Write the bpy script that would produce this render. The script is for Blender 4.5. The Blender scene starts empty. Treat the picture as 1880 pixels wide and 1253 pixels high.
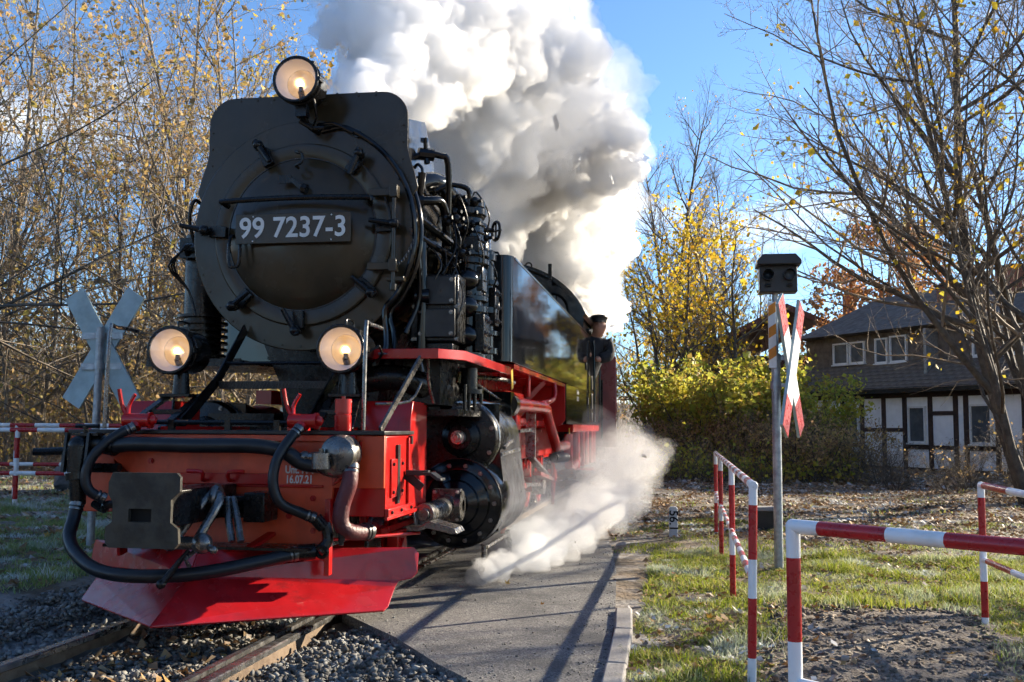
import bpy, math, random
import numpy as np
from mathutils import Matrix, Vector, noise as mnoise

# ---------------------------------------------------------------- camera, sky, sun, exposure
scene = bpy.context.scene
col = scene.collection
PI = math.pi
YAW, PITCH, ROLL = math.radians(9.2), math.radians(4.82), math.radians(0.3)
CAM = Vector((2.575, 0.0, 1.105))
_f = Vector((-math.sin(YAW) * math.cos(PITCH), math.cos(YAW) * math.cos(PITCH), math.sin(PITCH)))
_r = Vector((math.cos(YAW), math.sin(YAW), 0.0))
_u = _r.cross(_f)
_r2 = _r * math.cos(ROLL) + _u * math.sin(ROLL)
_u2 = _u * math.cos(ROLL) - _r * math.sin(ROLL)
cam_data = bpy.data.cameras.new('camera')
cam = bpy.data.objects.new('camera', cam_data)
col.objects.link(cam)
m = Matrix.Identity(4)
for i in range(3):
    m[i][0], m[i][1], m[i][2], m[i][3] = _r2[i], _u2[i], -_f[i], CAM[i]
cam.matrix_world = m
cam_data.lens = 36.0
cam_data.sensor_width = 36.0
cam_data.clip_start = 0.05
cam_data.clip_end = 3000.0
scene.camera = cam

SUN_AZ = math.radians(50.0)      # from +Y towards +X
SUN_EL = math.radians(20.0)
world = bpy.data.worlds.new('World')
scene.world = world
world.use_nodes = True
wn, wl = world.node_tree.nodes, world.node_tree.links
wn.clear()
sky = wn.new('ShaderNodeTexSky')
sky.sky_type = 'NISHITA'
sky.sun_disc = False
sky.sun_elevation = SUN_EL
sky.sun_rotation = SUN_AZ
sky.air_density = 0.85
sky.dust_density = 0.25
sky.ozone_density = 7.0
# thin fair-weather cloud veil, thicker towards the horizon
tc = wn.new('ShaderNodeTexCoord')
mp = wn.new('ShaderNodeMapping')
mp.inputs['Scale'].default_value = (1.0, 1.0, 3.2)
mp.inputs['Location'].default_value = (0.0, 0.0, 0.0)
nz = wn.new('ShaderNodeTexNoise')
nz.inputs['Scale'].default_value = 2.6
nz.inputs['Detail'].default_value = 7.0
nz.inputs['Roughness'].default_value = 0.58
sx = wn.new('ShaderNodeSeparateXYZ')
el = wn.new('ShaderNodeMapRange')
el.inputs['From Min'].default_value = 0.42
el.inputs['From Max'].default_value = 0.06
el.inputs['To Min'].default_value = -0.14
el.inputs['To Max'].default_value = 0.02
ad = wn.new('ShaderNodeMath'); ad.operation = 'ADD'
cr = wn.new('ShaderNodeMapRange')
cr.inputs['From Min'].default_value = 0.50
cr.inputs['From Max'].default_value = 0.68
cr.inputs['To Min'].default_value = 0.0
cr.inputs['To Max'].default_value = 0.85
mx = wn.new('ShaderNodeMix'); mx.data_type = 'RGBA'
mx.inputs[7].default_value = (6.6, 6.8, 7.1, 1)
bg = wn.new('ShaderNodeBackground')
bg.inputs['Strength'].default_value = 0.072
wo = wn.new('ShaderNodeOutputWorld')
wl.new(tc.outputs['Generated'], mp.inputs['Vector'])
wl.new(mp.outputs['Vector'], nz.inputs['Vector'])
wl.new(tc.outputs['Generated'], sx.inputs['Vector'])
wl.new(sx.outputs['Z'], el.inputs['Value'])
wl.new(nz.outputs['Fac'], ad.inputs[0])
wl.new(el.outputs['Result'], ad.inputs[1])
wl.new(ad.outputs['Value'], cr.inputs['Value'])
wl.new(cr.outputs['Result'], mx.inputs[0])
wl.new(sky.outputs['Color'], mx.inputs[6])
wl.new(mx.outputs[2], bg.inputs['Color'])
wl.new(bg.outputs['Background'], wo.inputs['Surface'])

sun_data = bpy.data.lights.new('sun', 'SUN')
sun_data.energy = 3.5
sun_data.angle = math.radians(0.53)
sun_data.color = (1.0, 0.93, 0.83)
sun = bpy.data.objects.new('sun', sun_data)
col.objects.link(sun)
_sd = Vector((math.sin(SUN_AZ) * math.cos(SUN_EL), math.cos(SUN_AZ) * math.cos(SUN_EL), math.sin(SUN_EL)))
sun.rotation_euler = _sd.to_track_quat('Z', 'Y').to_euler()
sun.location = (30, 25, 20)

vs = scene.view_settings
vs.view_transform = 'Standard'
vs.look = 'None'
vs.exposure = 2.1
vs.use_white_balance = True
vs.white_balance_temperature = 7500
vs.white_balance_tint = 8
vs.gamma = 1.0
vs.use_curve_mapping = False
cy = scene.cycles
cy.use_denoising = True
cy.max_bounces = 20
cy.diffuse_bounces = 3
cy.glossy_bounces = 4
cy.transmission_bounces = 4
cy.volume_bounces = 14
cy.use_adaptive_sampling = True
cy.adaptive_threshold = 0.025
cy.adaptive_min_samples = 16
cy.transparent_max_bounces = 32
cy.sample_clamp_indirect = 6.0
cy.caustics_reflective = False
cy.caustics_refractive = False

rnd = random.Random(7)
rng = np.random.default_rng(11)

# ---------------------------------------------------------------- materials
MATS = {}
def _nodes(name):
    mt = bpy.data.materials.new(name)
    mt.use_nodes = True
    nt = mt.node_tree
    for n in list(nt.nodes):
        if n.type != 'OUTPUT_MATERIAL':
            nt.nodes.remove(n)
    return mt, nt.nodes, nt.links, [n for n in nt.nodes if n.type == 'OUTPUT_MATERIAL'][0]

def pmat(name, c, rough=0.5, metal=0.0, var=0.25, scale=4.0, bump=0.0, bscale=40.0, coat=0.0,
         c2=None, lo=0.35, hi=0.65, rvar=0.0, detail=5.0, bdist=0.01, dust=None, dirt=None, spec=0.5):
    """Principled paint with a noise mottling (c..c2), rough variation and fine bump; dust = (colour, amount) settles on up-facing faces."""
    mt, N, L, out = _nodes(name)
    b = N.new('ShaderNodeBsdfPrincipled')
    t = N.new('ShaderNodeTexCoord')
    n = N.new('ShaderNodeTexNoise')
    n.inputs['Scale'].default_value = scale
    n.inputs['Detail'].default_value = detail
    n.inputs['Roughness'].default_value = 0.62
    L.new(t.outputs['Object'], n.inputs['Vector'])
    mr = N.new('ShaderNodeMapRange')
    mr.inputs['From Min'].default_value = lo
    mr.inputs['From Max'].default_value = hi
    L.new(n.outputs['Fac'], mr.inputs['Value'])
    mix = N.new('ShaderNodeMix'); mix.data_type = 'RGBA'
    if c2 is None:
        c2 = tuple(min(1, x * (1 + var)) for x in c)
        c = tuple(x * (1 - var) for x in c)
    mix.inputs[6].default_value = (*c, 1)
    mix.inputs[7].default_value = (*c2, 1)
    L.new(mr.outputs['Result'], mix.inputs[0])
    colour = mix.outputs[2]
    if dust:
        g = N.new('ShaderNodeNewGeometry')
        s = N.new('ShaderNodeSeparateXYZ')
        L.new(g.outputs['Normal'], s.inputs[0])
        d = N.new('ShaderNodeMapRange')
        d.inputs['From Min'].default_value = 0.2
        d.inputs['From Max'].default_value = 1.0
        d.inputs['To Max'].default_value = dust[1]
        L.new(s.outputs['Z'], d.inputs['Value'])
        m2 = N.new('ShaderNodeMix'); m2.data_type = 'RGBA'
        m2.inputs[7].default_value = (*dust[0], 1)
        L.new(d.outputs['Result'], m2.inputs[0])
        L.new(colour, m2.inputs[6])
        colour = m2.outputs[2]
    if dirt:                                  # stains of their own shape: (colour, amount, scale, lo, hi, stretch)
        dm = N.new('ShaderNodeMapping'); dm.inputs['Scale'].default_value = dirt[5] if len(dirt) > 5 else (1, 1, 1)
        L.new(t.outputs['Object'], dm.inputs['Vector'])
        dn = N.new('ShaderNodeTexNoise'); dn.inputs['Scale'].default_value = dirt[2]; dn.inputs['Detail'].default_value = 8; dn.inputs['Roughness'].default_value = .7
        L.new(dm.outputs['Vector'], dn.inputs['Vector'])
        dr = N.new('ShaderNodeMapRange'); dr.inputs['From Min'].default_value = dirt[3]; dr.inputs['From Max'].default_value = dirt[4]; dr.inputs['To Max'].default_value = dirt[1]
        L.new(dn.outputs['Fac'], dr.inputs['Value'])
        m4 = N.new('ShaderNodeMix'); m4.data_type = 'RGBA'; m4.inputs[7].default_value = (*dirt[0], 1)
        L.new(dr.outputs['Result'], m4.inputs[0]); L.new(colour, m4.inputs[6]); colour = m4.outputs[2]
    L.new(colour, b.inputs['Base Color'])
    b.inputs['Metallic'].default_value = metal
    b.inputs['Specular IOR Level'].default_value = spec
    if rvar:
        n2 = N.new('ShaderNodeTexNoise')
        n2.inputs['Scale'].default_value = scale * 2.3
        n2.inputs['Detail'].default_value = 6
        L.new(t.outputs['Object'], n2.inputs['Vector'])
        m3 = N.new('ShaderNodeMapRange')
        m3.inputs['From Min'].default_value = 0.3
        m3.inputs['From Max'].default_value = 0.7
        m3.inputs['To Min'].default_value = max(0.02, rough - rvar)
        m3.inputs['To Max'].default_value = rough + rvar
        L.new(n2.outputs['Fac'], m3.inputs['Value'])
        L.new(m3.outputs['Result'], b.inputs['Roughness'])
    else:
        b.inputs['Roughness'].default_value = rough
    if coat:
        b.inputs['Coat Weight'].default_value = coat
        b.inputs['Coat Roughness'].default_value = 0.08
    if bump:
        n3 = N.new('ShaderNodeTexNoise')
        n3.inputs['Scale'].default_value = bscale
        n3.inputs['Detail'].default_value = 5
        L.new(t.outputs['Object'], n3.inputs['Vector'])
        bp = N.new('ShaderNodeBump')
        bp.inputs['Strength'].default_value = bump
        bp.inputs['Distance'].default_value = bdist
        L.new(n3.outputs['Fac'], bp.inputs['Height'])
        L.new(bp.outputs['Normal'], b.inputs['Normal'])
    L.new(b.outputs[0], out.inputs['Surface'])
    MATS[name] = mt
    return mt

def leafmat(name, cols, trans=0.45, rough=0.55, frost=0.0, use_object=False):
    """Leaves and blades: a colour of its own for every island (or object), some light passing through."""
    mt, N, L, out = _nodes(name)
    if use_object:
        g = N.new('ShaderNodeObjectInfo'); ro = g.outputs['Random']
    else:
        g = N.new('ShaderNodeNewGeometry'); ro = g.outputs['Random Per Island']
    r = N.new('ShaderNodeValToRGB')
    e = r.color_ramp.elements
    while len(e) < len(cols):
        e.new(0.5)
    for i, c in enumerate(cols):
        e[i].position = i / max(1, len(cols) - 1)
        e[i].color = (*c, 1)
    L.new(ro, r.inputs['Fac'])
    colour = r.outputs['Color']
    if frost:
        w = N.new('ShaderNodeNewGeometry')
        n = N.new('ShaderNodeTexNoise'); n.inputs['Scale'].default_value = 2.3; n.inputs['Detail'].default_value = 6
        L.new(w.outputs['Position'], n.inputs['Vector'])
        mr = N.new('ShaderNodeMapRange')
        mr.inputs['From Min'].default_value = 0.5
        mr.inputs['From Max'].default_value = 0.66
        mr.inputs['To Max'].default_value = frost
        L.new(n.outputs['Fac'], mr.inputs['Value'])
        m2 = N.new('ShaderNodeMix'); m2.data_type = 'RGBA'
        m2.inputs[7].default_value = (0.66, 0.72, 0.74, 1)
        L.new(mr.outputs['Result'], m2.inputs[0]); L.new(colour, m2.inputs[6])
        colour = m2.outputs[2]
    b = N.new('ShaderNodeBsdfPrincipled')
    b.inputs['Roughness'].default_value = rough
    b.inputs['Specular IOR Level'].default_value = 0.25
    t = N.new('ShaderNodeBsdfTranslucent')
    mx = N.new('ShaderNodeMixShader')
    mx.inputs['Fac'].default_value = trans
    L.new(colour, b.inputs['Base Color']); L.new(colour, t.inputs['Color'])
    L.new(b.outputs[0], mx.inputs[1]); L.new(t.outputs[0], mx.inputs[2])
    L.new(mx.outputs[0], out.inputs['Surface'])
    MATS[name] = mt
    return mt

def emat(name, c, strength):
    mt, N, L, out = _nodes(name)
    e = N.new('ShaderNodeEmission')
    e.inputs['Color'].default_value = (*c, 1)
    e.inputs['Strength'].default_value = strength
    L.new(e.outputs[0], out.inputs['Surface'])
    MATS[name] = mt
    return mt

def glassmat(name, c=(1, 1, 1), rough=0.02):
    mt, N, L, out = _nodes(name)
    g = N.new('ShaderNodeBsdfGlossy'); g.inputs['Roughness'].default_value = rough
    t = N.new('ShaderNodeBsdfTransparent'); t.inputs['Color'].default_value = (*c, 1)
    f = N.new('ShaderNodeFresnel'); f.inputs['IOR'].default_value = 1.45
    mx = N.new('ShaderNodeMixShader')
    L.new(f.outputs[0], mx.inputs['Fac']); L.new(t.outputs[0], mx.inputs[1]); L.new(g.outputs[0], mx.inputs[2])
    L.new(mx.outputs[0], out.inputs['Surface'])
    MATS[name] = mt
    return mt

def volmat(name, density, c=(0.998, 0.998, 0.998), aniso=0.0):
    mt, N, L, out = _nodes(name)
    v = N.new('ShaderNodeVolumeScatter')
    v.inputs['Color'].default_value = (*c, 1)
    v.inputs['Density'].default_value = density
    v.inputs['Anisotropy'].default_value = aniso
    L.new(v.outputs[0], out.inputs['Volume'])
    MATS[name] = mt
    return mt

pmat('black_paint', (0.0055, 0.0055, 0.006), 0.13, spec=0.42, var=0.4, rvar=0.06, scale=3, bump=0.05, bscale=14, bdist=0.004)
pmat('tank_paint', (0.008, 0.008, 0.009), 0.07, var=0.3, rvar=0.03, scale=1.5, bump=0.30, bscale=2.2, bdist=0.005)
pmat('smokebox_paint', (0.040, 0.028, 0.015), 0.22, spec=0.32, var=0.25, rvar=0.09, scale=2.2, bump=0.10, bscale=9, bdist=0.003, dirt=((0.062, 0.044, 0.026), 0.7, 5.0, 0.50, 0.75, (1, 1, .5)))  # black paint with the brown of mirrored surroundings put into its colour
pmat('black_iron', (0.008, 0.0075, 0.007), 0.27, spec=0.30, var=0.4, rvar=0.10, scale=9, bump=0.15, bscale=70, bdist=0.003)
pmat('grey_black', (0.018, 0.0175, 0.0175), 0.36, spec=0.35, var=0.4, rvar=0.1, scale=8, bump=0.1, bscale=60, bdist=0.003)
pmat('red_paint', (0.42, 0.008, 0.007), 0.24, var=0.07, rvar=0.04, scale=3, bump=0.06, bscale=30, bdist=0.003, dirt=((0.10, 0.012, 0.012), 0.55, 7.0, 0.56, 0.72, (1, 1, .35)))
pmat('red_warm_cast', (0.62, 0.064, 0.018), 0.36, var=0.10, rvar=0.07, scale=4, bump=0.06, bscale=30, bdist=0.003, dirt=((0.22, 0.018, 0.010), 0.75, 3.5, 0.46, 0.70, (1, 1, .5)))  # same red paint, warm reflected light mixed into the colour
pmat('plough_red', (0.38, 0.010, 0.014), 0.24, var=0.14, rvar=0.08, scale=5, bump=0.12, bscale=22, bdist=0.004, dirt=((0.11, 0.014, 0.016), 0.7, 6.0, 0.54, 0.70, (.6, .6, 2.2)))
pmat('dark_red_hose', (0.10, 0.012, 0.014), 0.5, var=0.3, bump=0.5, bscale=60)
pmat('steel', (0.45, 0.44, 0.42), 0.30, 0.9, var=0.25, rvar=0.12, scale=12)
pmat('oily_steel', (0.16, 0.15, 0.14), 0.28, 0.8, var=0.35, rvar=0.12, scale=12)
pmat('casing_steel', (0.055, 0.055, 0.058), 0.20, 0.4, var=0.3, rvar=0.08, scale=4)
pmat('rubber', (0.012, 0.013, 0.015), 0.38, spec=0.35, var=0.3, rvar=0.1, scale=10, bump=0.1, bscale=50)
pmat('buffer_iron', (0.045, 0.041, 0.033), 0.42, spec=0.3, var=0.4, scale=7, lo=.42, hi=.6, c2=(0.020, 0.018, 0.015), rvar=0.12, bump=0.35, bscale=26, bdist=0.006)
pmat('plate_white', (0.62, 0.61, 0.58), 0.5, var=0.08)
pmat('white_paint', (0.74, 0.74, 0.72), 0.35, var=0.08, scale=12)
pmat('bar_red', (0.42, 0.014, 0.018), 0.30, var=0.15, scale=14, rvar=0.08, dirt=((0.5, 0.45, 0.42), 0.8, 30.0, 0.66, 0.70, (1, 1, .6)))
pmat('bar_white', (0.80, 0.80, 0.80), 0.34, c2=(0.66, 0.65, 0.62), scale=9, lo=0.5, hi=0.75, rvar=0.08, dirt=((0.25, 0.20, 0.16), 0.7, 24.0, 0.62, 0.74, (1, 1, .4)))
pmat('yellow_paint', (0.65, 0.38, 0.01), 0.5, var=0.1)
pmat('orange_paint', (0.75, 0.24, 0.02), 0.45, var=0.12, scale=12)
pmat('galvanised', (0.33, 0.35, 0.36), 0.45, 0.5, var=0.25, scale=16, rvar=0.1)
pmat('sign_back', (0.34, 0.43, 0.43), 0.5, 0.0, var=0.15, scale=7, rvar=0.1)
pmat('signal_black', (0.010, 0.011, 0.013), 0.35, var=0.3)
pmat('coach_red', (0.16, 0.016, 0.022), 0.3, var=0.15, rvar=0.08)
pmat('reflector', (0.85, 0.80, 0.72), 0.22, 0.6, var=0.1, scale=6)
pmat('lamp_white', (0.70, 0.70, 0.74), 0.4, var=0.06)
emat('bulb', (1.0, 0.60, 0.27), 4.6)
glassmat('clear_glass')
pmat('dark_glass', (0.02, 0.025, 0.03), 0.04, var=0.2)
pmat('grey_glass', (0.10, 0.11, 0.12), 0.06, var=0.3, scale=2)
pmat('rail_top', (0.30, 0.29, 0.28), 0.28, 0.85, var=0.2, scale=9, rvar=0.12)
pmat('rail_rust', (0.10, 0.060, 0.034), 0.75, c2=(0.17, 0.115, 0.07), scale=14, bump=0.3, bscale=90)
pmat('sleeper_wood', (0.055, 0.045, 0.037), 0.85, c2=(0.13, 0.11, 0.09), scale=6, bump=0.6, bscale=30)
pmat('asphalt', (0.050, 0.049, 0.050), 0.75, c2=(0.34, 0.32, 0.29), scale=105, lo=0.40, hi=0.72, bump=1.0, bscale=105, bdist=0.006, rvar=0.15, detail=4, dirt=((0.045, 0.044, 0.044), 0.8, 1.3, 0.47, 0.62))
pmat('asphalt_dark', (0.030, 0.030, 0.031), 0.85, c2=(0.12, 0.115, 0.11), scale=105, lo=0.42, hi=0.8, bump=0.9, bscale=120, bdist=0.006, rvar=0.15)  # darker asphalt for the path margin
pmat('kerb_concrete', (0.20, 0.185, 0.17), 0.8, c2=(0.29, 0.27, 0.25), scale=8, bump=0.4, bscale=70)
pmat('gravel', (0.055, 0.057, 0.062), 0.75, c2=(0.15, 0.15, 0.15), scale=5, bump=0.4, bscale=60)
pmat('earth', (0.080, 0.058, 0.036), 0.9, c2=(0.20, 0.14, 0.085), scale=2.6, bump=0.8, bscale=18, bdist=0.03, dirt=((0.42, 0.43, 0.43), 0.55, 1.1, 0.48, 0.66))
pmat('dirt', (0.125, 0.100, 0.076), 0.9, spec=0.2, c2=(0.25, 0.21, 0.17), scale=14, bump=0.9, bscale=50, bdist=0.02)
pmat('bark', (0.052, 0.043, 0.034), 0.85, c2=(0.125, 0.105, 0.082), scale=9, bump=0.8, bscale=35, bdist=0.02)
pmat('bark_pale', (0.12, 0.098, 0.073), 0.85, c2=(0.24, 0.20, 0.15), scale=9, bump=0.6, bscale=35, bdist=0.02)
pmat('twig', (0.085, 0.066, 0.050), 0.8, c2=(0.17, 0.135, 0.10), scale=3)
pmat('twig_pale', (0.15, 0.115, 0.080), 0.8, c2=(0.30, 0.235, 0.165), scale=3)
pmat('plaster', (0.88, 0.885, 0.89), 0.85, var=0.06, bump=0.25, bscale=30)
pmat('timber', (0.050, 0.026, 0.020), 0.75, var=0.3, scale=8, bump=0.5, bscale=40)
pmat('shingle', (0.11, 0.086, 0.068), 0.85, spec=0.25, c2=(0.21, 0.17, 0.135), scale=5, bump=0.3, bscale=40)
pmat('roof_red', (0.085, 0.030, 0.024), 0.7, c2=(0.15, 0.06, 0.045), scale=5)
pmat('brick_red', (0.30, 0.12, 0.075), 0.8, var=0.3, scale=20)
pmat('stone_white', (0.50, 0.51, 0.52), 0.7, var=0.12, scale=12, bump=0.3, bscale=60)
pmat('ink_black', (0.008, 0.008, 0.008), 0.9)
pmat('skin', (0.52, 0.27, 0.19), 0.5, var=0.1)
pmat('jacket_cloth', (0.014, 0.016, 0.022), 0.8, var=0.3, bump=0.4, bscale=40)
pmat('cap_leather', (0.010, 0.010, 0.011), 0.35, var=0.2)
pmat('hair_brown', (0.09, 0.055, 0.03), 0.7)
leafmat('leaf_yellow', [(0.62, 0.40, 0.03), (0.72, 0.52, 0.05), (0.50, 0.40, 0.05), (0.66, 0.34, 0.03), (0.36, 0.34, 0.05)])
leafmat('leaf_mixed', [(0.60, 0.48, 0.06), (0.32, 0.38, 0.06), (0.52, 0.48, 0.08), (0.40, 0.25, 0.07), (0.24, 0.30, 0.05)], trans=0.5)
leafmat('leaf_orange', [(0.42, 0.18, 0.06), (0.50, 0.25, 0.09), (0.34, 0.14, 0.06), (0.46, 0.28, 0.12)], trans=0.35)
leafmat('leaf_brown', [(0.38, 0.24, 0.12), (0.52, 0.36, 0.19), (0.26, 0.16, 0.09), (0.56, 0.42, 0.14), (0.46, 0.27, 0.12)], trans=0.5)
leafmat('leaf_wood', [(0.42, 0.27, 0.13), (0.56, 0.40, 0.11), (0.30, 0.19, 0.10), (0.38, 0.34, 0.09), (0.50, 0.31, 0.13), (0.34, 0.21, 0.12)], trans=0.45)
leafmat('litter', [(0.20, 0.105, 0.05), (0.28, 0.16, 0.08), (0.13, 0.075, 0.045), (0.40, 0.22, 0.07), (0.34, 0.25, 0.16)], trans=0.1, frost=0.8)
leafmat('fallen', [(0.23, 0.11, 0.045), (0.42, 0.19, 0.04), (0.30, 0.17, 0.09), (0.55, 0.33, 0.05), (0.16, 0.085, 0.045)], trans=0.15, use_object=True)
leafmat('grass_blade', [(0.12, 0.18, 0.018), (0.22, 0.28, 0.026), (0.30, 0.34, 0.04), (0.38, 0.34, 0.10), (0.09, 0.14, 0.018), (0.34, 0.28, 0.14)], trans=0.45, frost=0.4)
leafmat('grass_frosty_lifted', [(0.18, 0.28, 0.06), (0.26, 0.36, 0.10), (0.34, 0.40, 0.15), (0.38, 0.36, 0.15), (0.14, 0.24, 0.06)], trans=0.35, frost=0.85)  # real frost, plus greens lightened to lift the verge out of shade
leafmat('gravel_stone', [(0.08, 0.075, 0.068), (0.15, 0.145, 0.135), (0.10, 0.093, 0.082), (0.21, 0.20, 0.18), (0.09, 0.075, 0.06), (0.24, 0.235, 0.215)], trans=0.0, rough=0.75, frost=0.25)
volmat('steam_dense', 9.0, c=(.990, .991, .993), aniso=0.4)
volmat('steam_wisp', 0.7, c=(.985, .985, .987), aniso=0.3)
volmat('steam_jet', 5.0, aniso=0.3)
volmat('steam_soft', 2.0, aniso=0.3)
volmat('steam_thin', 0.30, aniso=0.2)

# ---------------------------------------------------------------- mesh helpers
class MB:
    def __init__(self):
        self.v, self.f, self.mi, self.m = [], [], [], 0
    def add(self, vs_, fs_):
        o = len(self.v)
        self.v.extend([tuple(p) for p in vs_])
        for f in fs_:
            self.f.append(tuple(i + o for i in f))
            self.mi.append(self.m)
        return self
    def box(self, c, s, R=None):
        hx, hy, hz = s[0] / 2, s[1] / 2, s[2] / 2
        P = [Vector((x, y, z)) for x in (-hx, hx) for y in (-hy, hy) for z in (-hz, hz)]
        if R is not None:
            P = [R @ p for p in P]
        c = Vector(c)
        return self.add([p + c for p in P], [(0, 1, 3, 2), (4, 6, 7, 5), (0, 4, 5, 1), (2, 3, 7, 6), (0, 2, 6, 4), (1, 5, 7, 3)])
    def bx(self, x0, x1, y0, y1, z0, z1):
        return self.box(((x0 + x1) / 2, (y0 + y1) / 2, (z0 + z1) / 2), (abs(x1 - x0), abs(y1 - y0), abs(z1 - z0)))
    def bar(self, p0, p1, w, t, up=(0, 0, 1)):
        """flat bar from p0 to p1, w wide across, t thick"""
        p0, p1 = Vector(p0), Vector(p1)
        d = (p1 - p0).normalized(); upv = Vector(up)
        a = d.cross(upv)
        if a.length < 1e-4: a = d.cross(Vector((1, 0, 0)))
        a.normalize(); b = a.cross(d).normalized()
        P = []
        for p in (p0, p1):
            for s, q in ((-1, -1), (1, -1), (1, 1), (-1, 1)):
                P.append(p + a * (s * w / 2) + b * (q * t / 2))
        return self.add(P, [(0, 3, 2, 1), (4, 5, 6, 7), (0, 1, 5, 4), (1, 2, 6, 5), (2, 3, 7, 6), (3, 0, 4, 7)])
    def tube(self, pts, r, n=10, cap=True, smooth=0):
        P = [Vector(p) for p in pts]
        rr = list(r) if isinstance(r, (list, tuple)) else [r] * len(P)
        if smooth:
            Q, S = [], []
            for i in range(len(P) - 1):
                a, b, c_, d_ = P[max(i - 1, 0)], P[i], P[i + 1], P[min(i + 2, len(P) - 1)]
                for k in range(smooth):
                    t = k / smooth
                    Q.append(0.5 * ((2 * b) + (c_ - a) * t + (2 * a - 5 * b + 4 * c_ - d_) * t * t + (3 * b - a - 3 * c_ + d_) * t ** 3))
                    S.append(rr[i] * (1 - t) + rr[i + 1] * t)
            Q.append(P[-1]); S.append(rr[-1]); P, rr = Q, S
        d0 = (P[1] - P[0]).normalized()
        a = d0.cross(Vector((0, 0, 1)))
        if a.length < 1e-3: a = d0.cross(Vector((1, 0, 0)))
        a.normalize()
        vs_ = []
        for i, p in enumerate(P):
            d = (P[min(i + 1, len(P) - 1)] - P[max(i - 1, 0)]).normalized()
            a = (a - d * a.dot(d)).normalized()
            b = d.cross(a)
            for k in range(n):
                t = 2 * PI * k / n
                vs_.append(p + (a * math.cos(t) + b * math.sin(t)) * rr[i])
        fs_ = []
        for i in range(len(P) - 1):
            for k in range(n):
                k2 = (k + 1) % n
                fs_.append((i * n + k, i * n + k2, (i + 1) * n + k2, (i + 1) * n + k))
        if cap:
            fs_.append(tuple(range(n - 1, -1, -1)))
            fs_.append(tuple(range((len(P) - 1) * n, len(P) * n)))
        return self.add(vs_, fs_)
    def cyl(self, p0, p1, r, r1=None, n=20):
        return self.tube([p0, p1], [r, r if r1 is None else r1], n)
    def lathe(self, prof, o, axis=(0, -1, 0), n=40, closed=False):
        """prof = [(radius, distance along axis)] spun about axis through o"""
        ax = Vector(axis).normalized(); o = Vector(o)
        a = ax.cross(Vector((0, 0, 1)))
        if a.length < 1e-3: a = ax.cross(Vector((1, 0, 0)))
        a.normalize(); b = ax.cross(a)
        vs_ = []
        for r, h in prof:
            for k in range(n):
                t = 2 * PI * k / n
                vs_.append(o + ax * h + (a * math.cos(t) + b * math.sin(t)) * max(r, 1e-5))
        fs_ = []
        for i in range(len(prof) - 1):
            for k in range(n):
                k2 = (k + 1) % n
                fs_.append((i * n + k, i * n + k2, (i + 1) * n + k2, (i + 1) * n + k))
        if closed:
            i = len(prof) - 1
            for k in range(n):
                k2 = (k + 1) % n
                fs_.append((i * n + k, i * n + k2, k2, k))
        return self.add(vs_, fs_)
    def torus(self, c, R, r, axis=(0, 1, 0), n=32, k=8):
        prof = [(R + r * math.cos(2 * PI * i / k), r * math.sin(2 * PI * i / k)) for i in range(k)]
        return self.lathe(prof, c, axis, n, closed=True)
    def prism(self, poly, o, u, v, w):
        """2D polygon in axes u, v from origin o, extruded by vector w"""
        o, u, v, w = Vector(o), Vector(u), Vector(v), Vector(w)
        n = len(poly)
        P = [o + u * a + v * b for a, b in poly]
        return self.add(P + [p + w for p in P],
                        [tuple(range(n))] + [tuple(range(2 * n - 1, n - 1, -1))] + [(i, i + n, (i + 1) % n + n, (i + 1) % n) for i in range(n)])
    def ball(self, c, r, n=12, k=8):
        if not isinstance(r, (tuple, list)): r = (r, r, r)
        c = Vector(c); vs_ = [c + Vector((0, 0, -r[2]))]
        for i in range(1, k):
            ph = -PI / 2 + PI * i / k
            for j in range(n):
                t = 2 * PI * j / n
                vs_.append(c + Vector((r[0] * math.cos(ph) * math.cos(t), r[1] * math.cos(ph) * math.sin(t), r[2] * math.sin(ph))))
        vs_.append(c + Vector((0, 0, r[2]))); fs_ = []
        for j in range(n):
            fs_.append((0, 1 + (j + 1) % n, 1 + j))
            fs_.append((len(vs_) - 1, 1 + (k - 2) * n + j, 1 + (k - 2) * n + (j + 1) % n))
        for i in range(k - 2):
            for j in range(n):
                j2 = (j + 1) % n
                fs_.append((1 + i * n + j, 1 + i * n + j2, 1 + (i + 1) * n + j2, 1 + (i + 1) * n + j))
        return self.add(vs_, fs_)
    def mesh(self, name, mats, smooth=True):
        me = bpy.data.meshes.new(name)
        me.from_pydata(self.v, [], self.f)
        import bmesh
        bm = bmesh.new(); bm.from_mesh(me)
        bmesh.ops.recalc_face_normals(bm, faces=bm.faces)
        bm.to_mesh(me); bm.free()
        for mt in (mats if isinstance(mats, (list, tuple)) else [mats]):
            me.materials.append(MATS[mt])
        me.polygons.foreach_set('material_index', self.mi)
        if smooth:
            me.polygons.foreach_set('use_smooth', [True] * len(me.polygons))
            me.set_sharp_from_angle(angle=math.radians(35))
        return me
    def build(self, name, mats, parent=None, bevel=0.0, smooth=True):
        o = bpy.data.objects.new(name, self.mesh(name, mats, smooth))
        col.objects.link(o)
        if bevel:
            b = o.modifiers.new('edge', 'BEVEL'); b.width = bevel; b.segments = 2; b.limit_method = 'ANGLE'; b.angle_limit = math.radians(40)
        put(o, parent)
        return o

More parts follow.
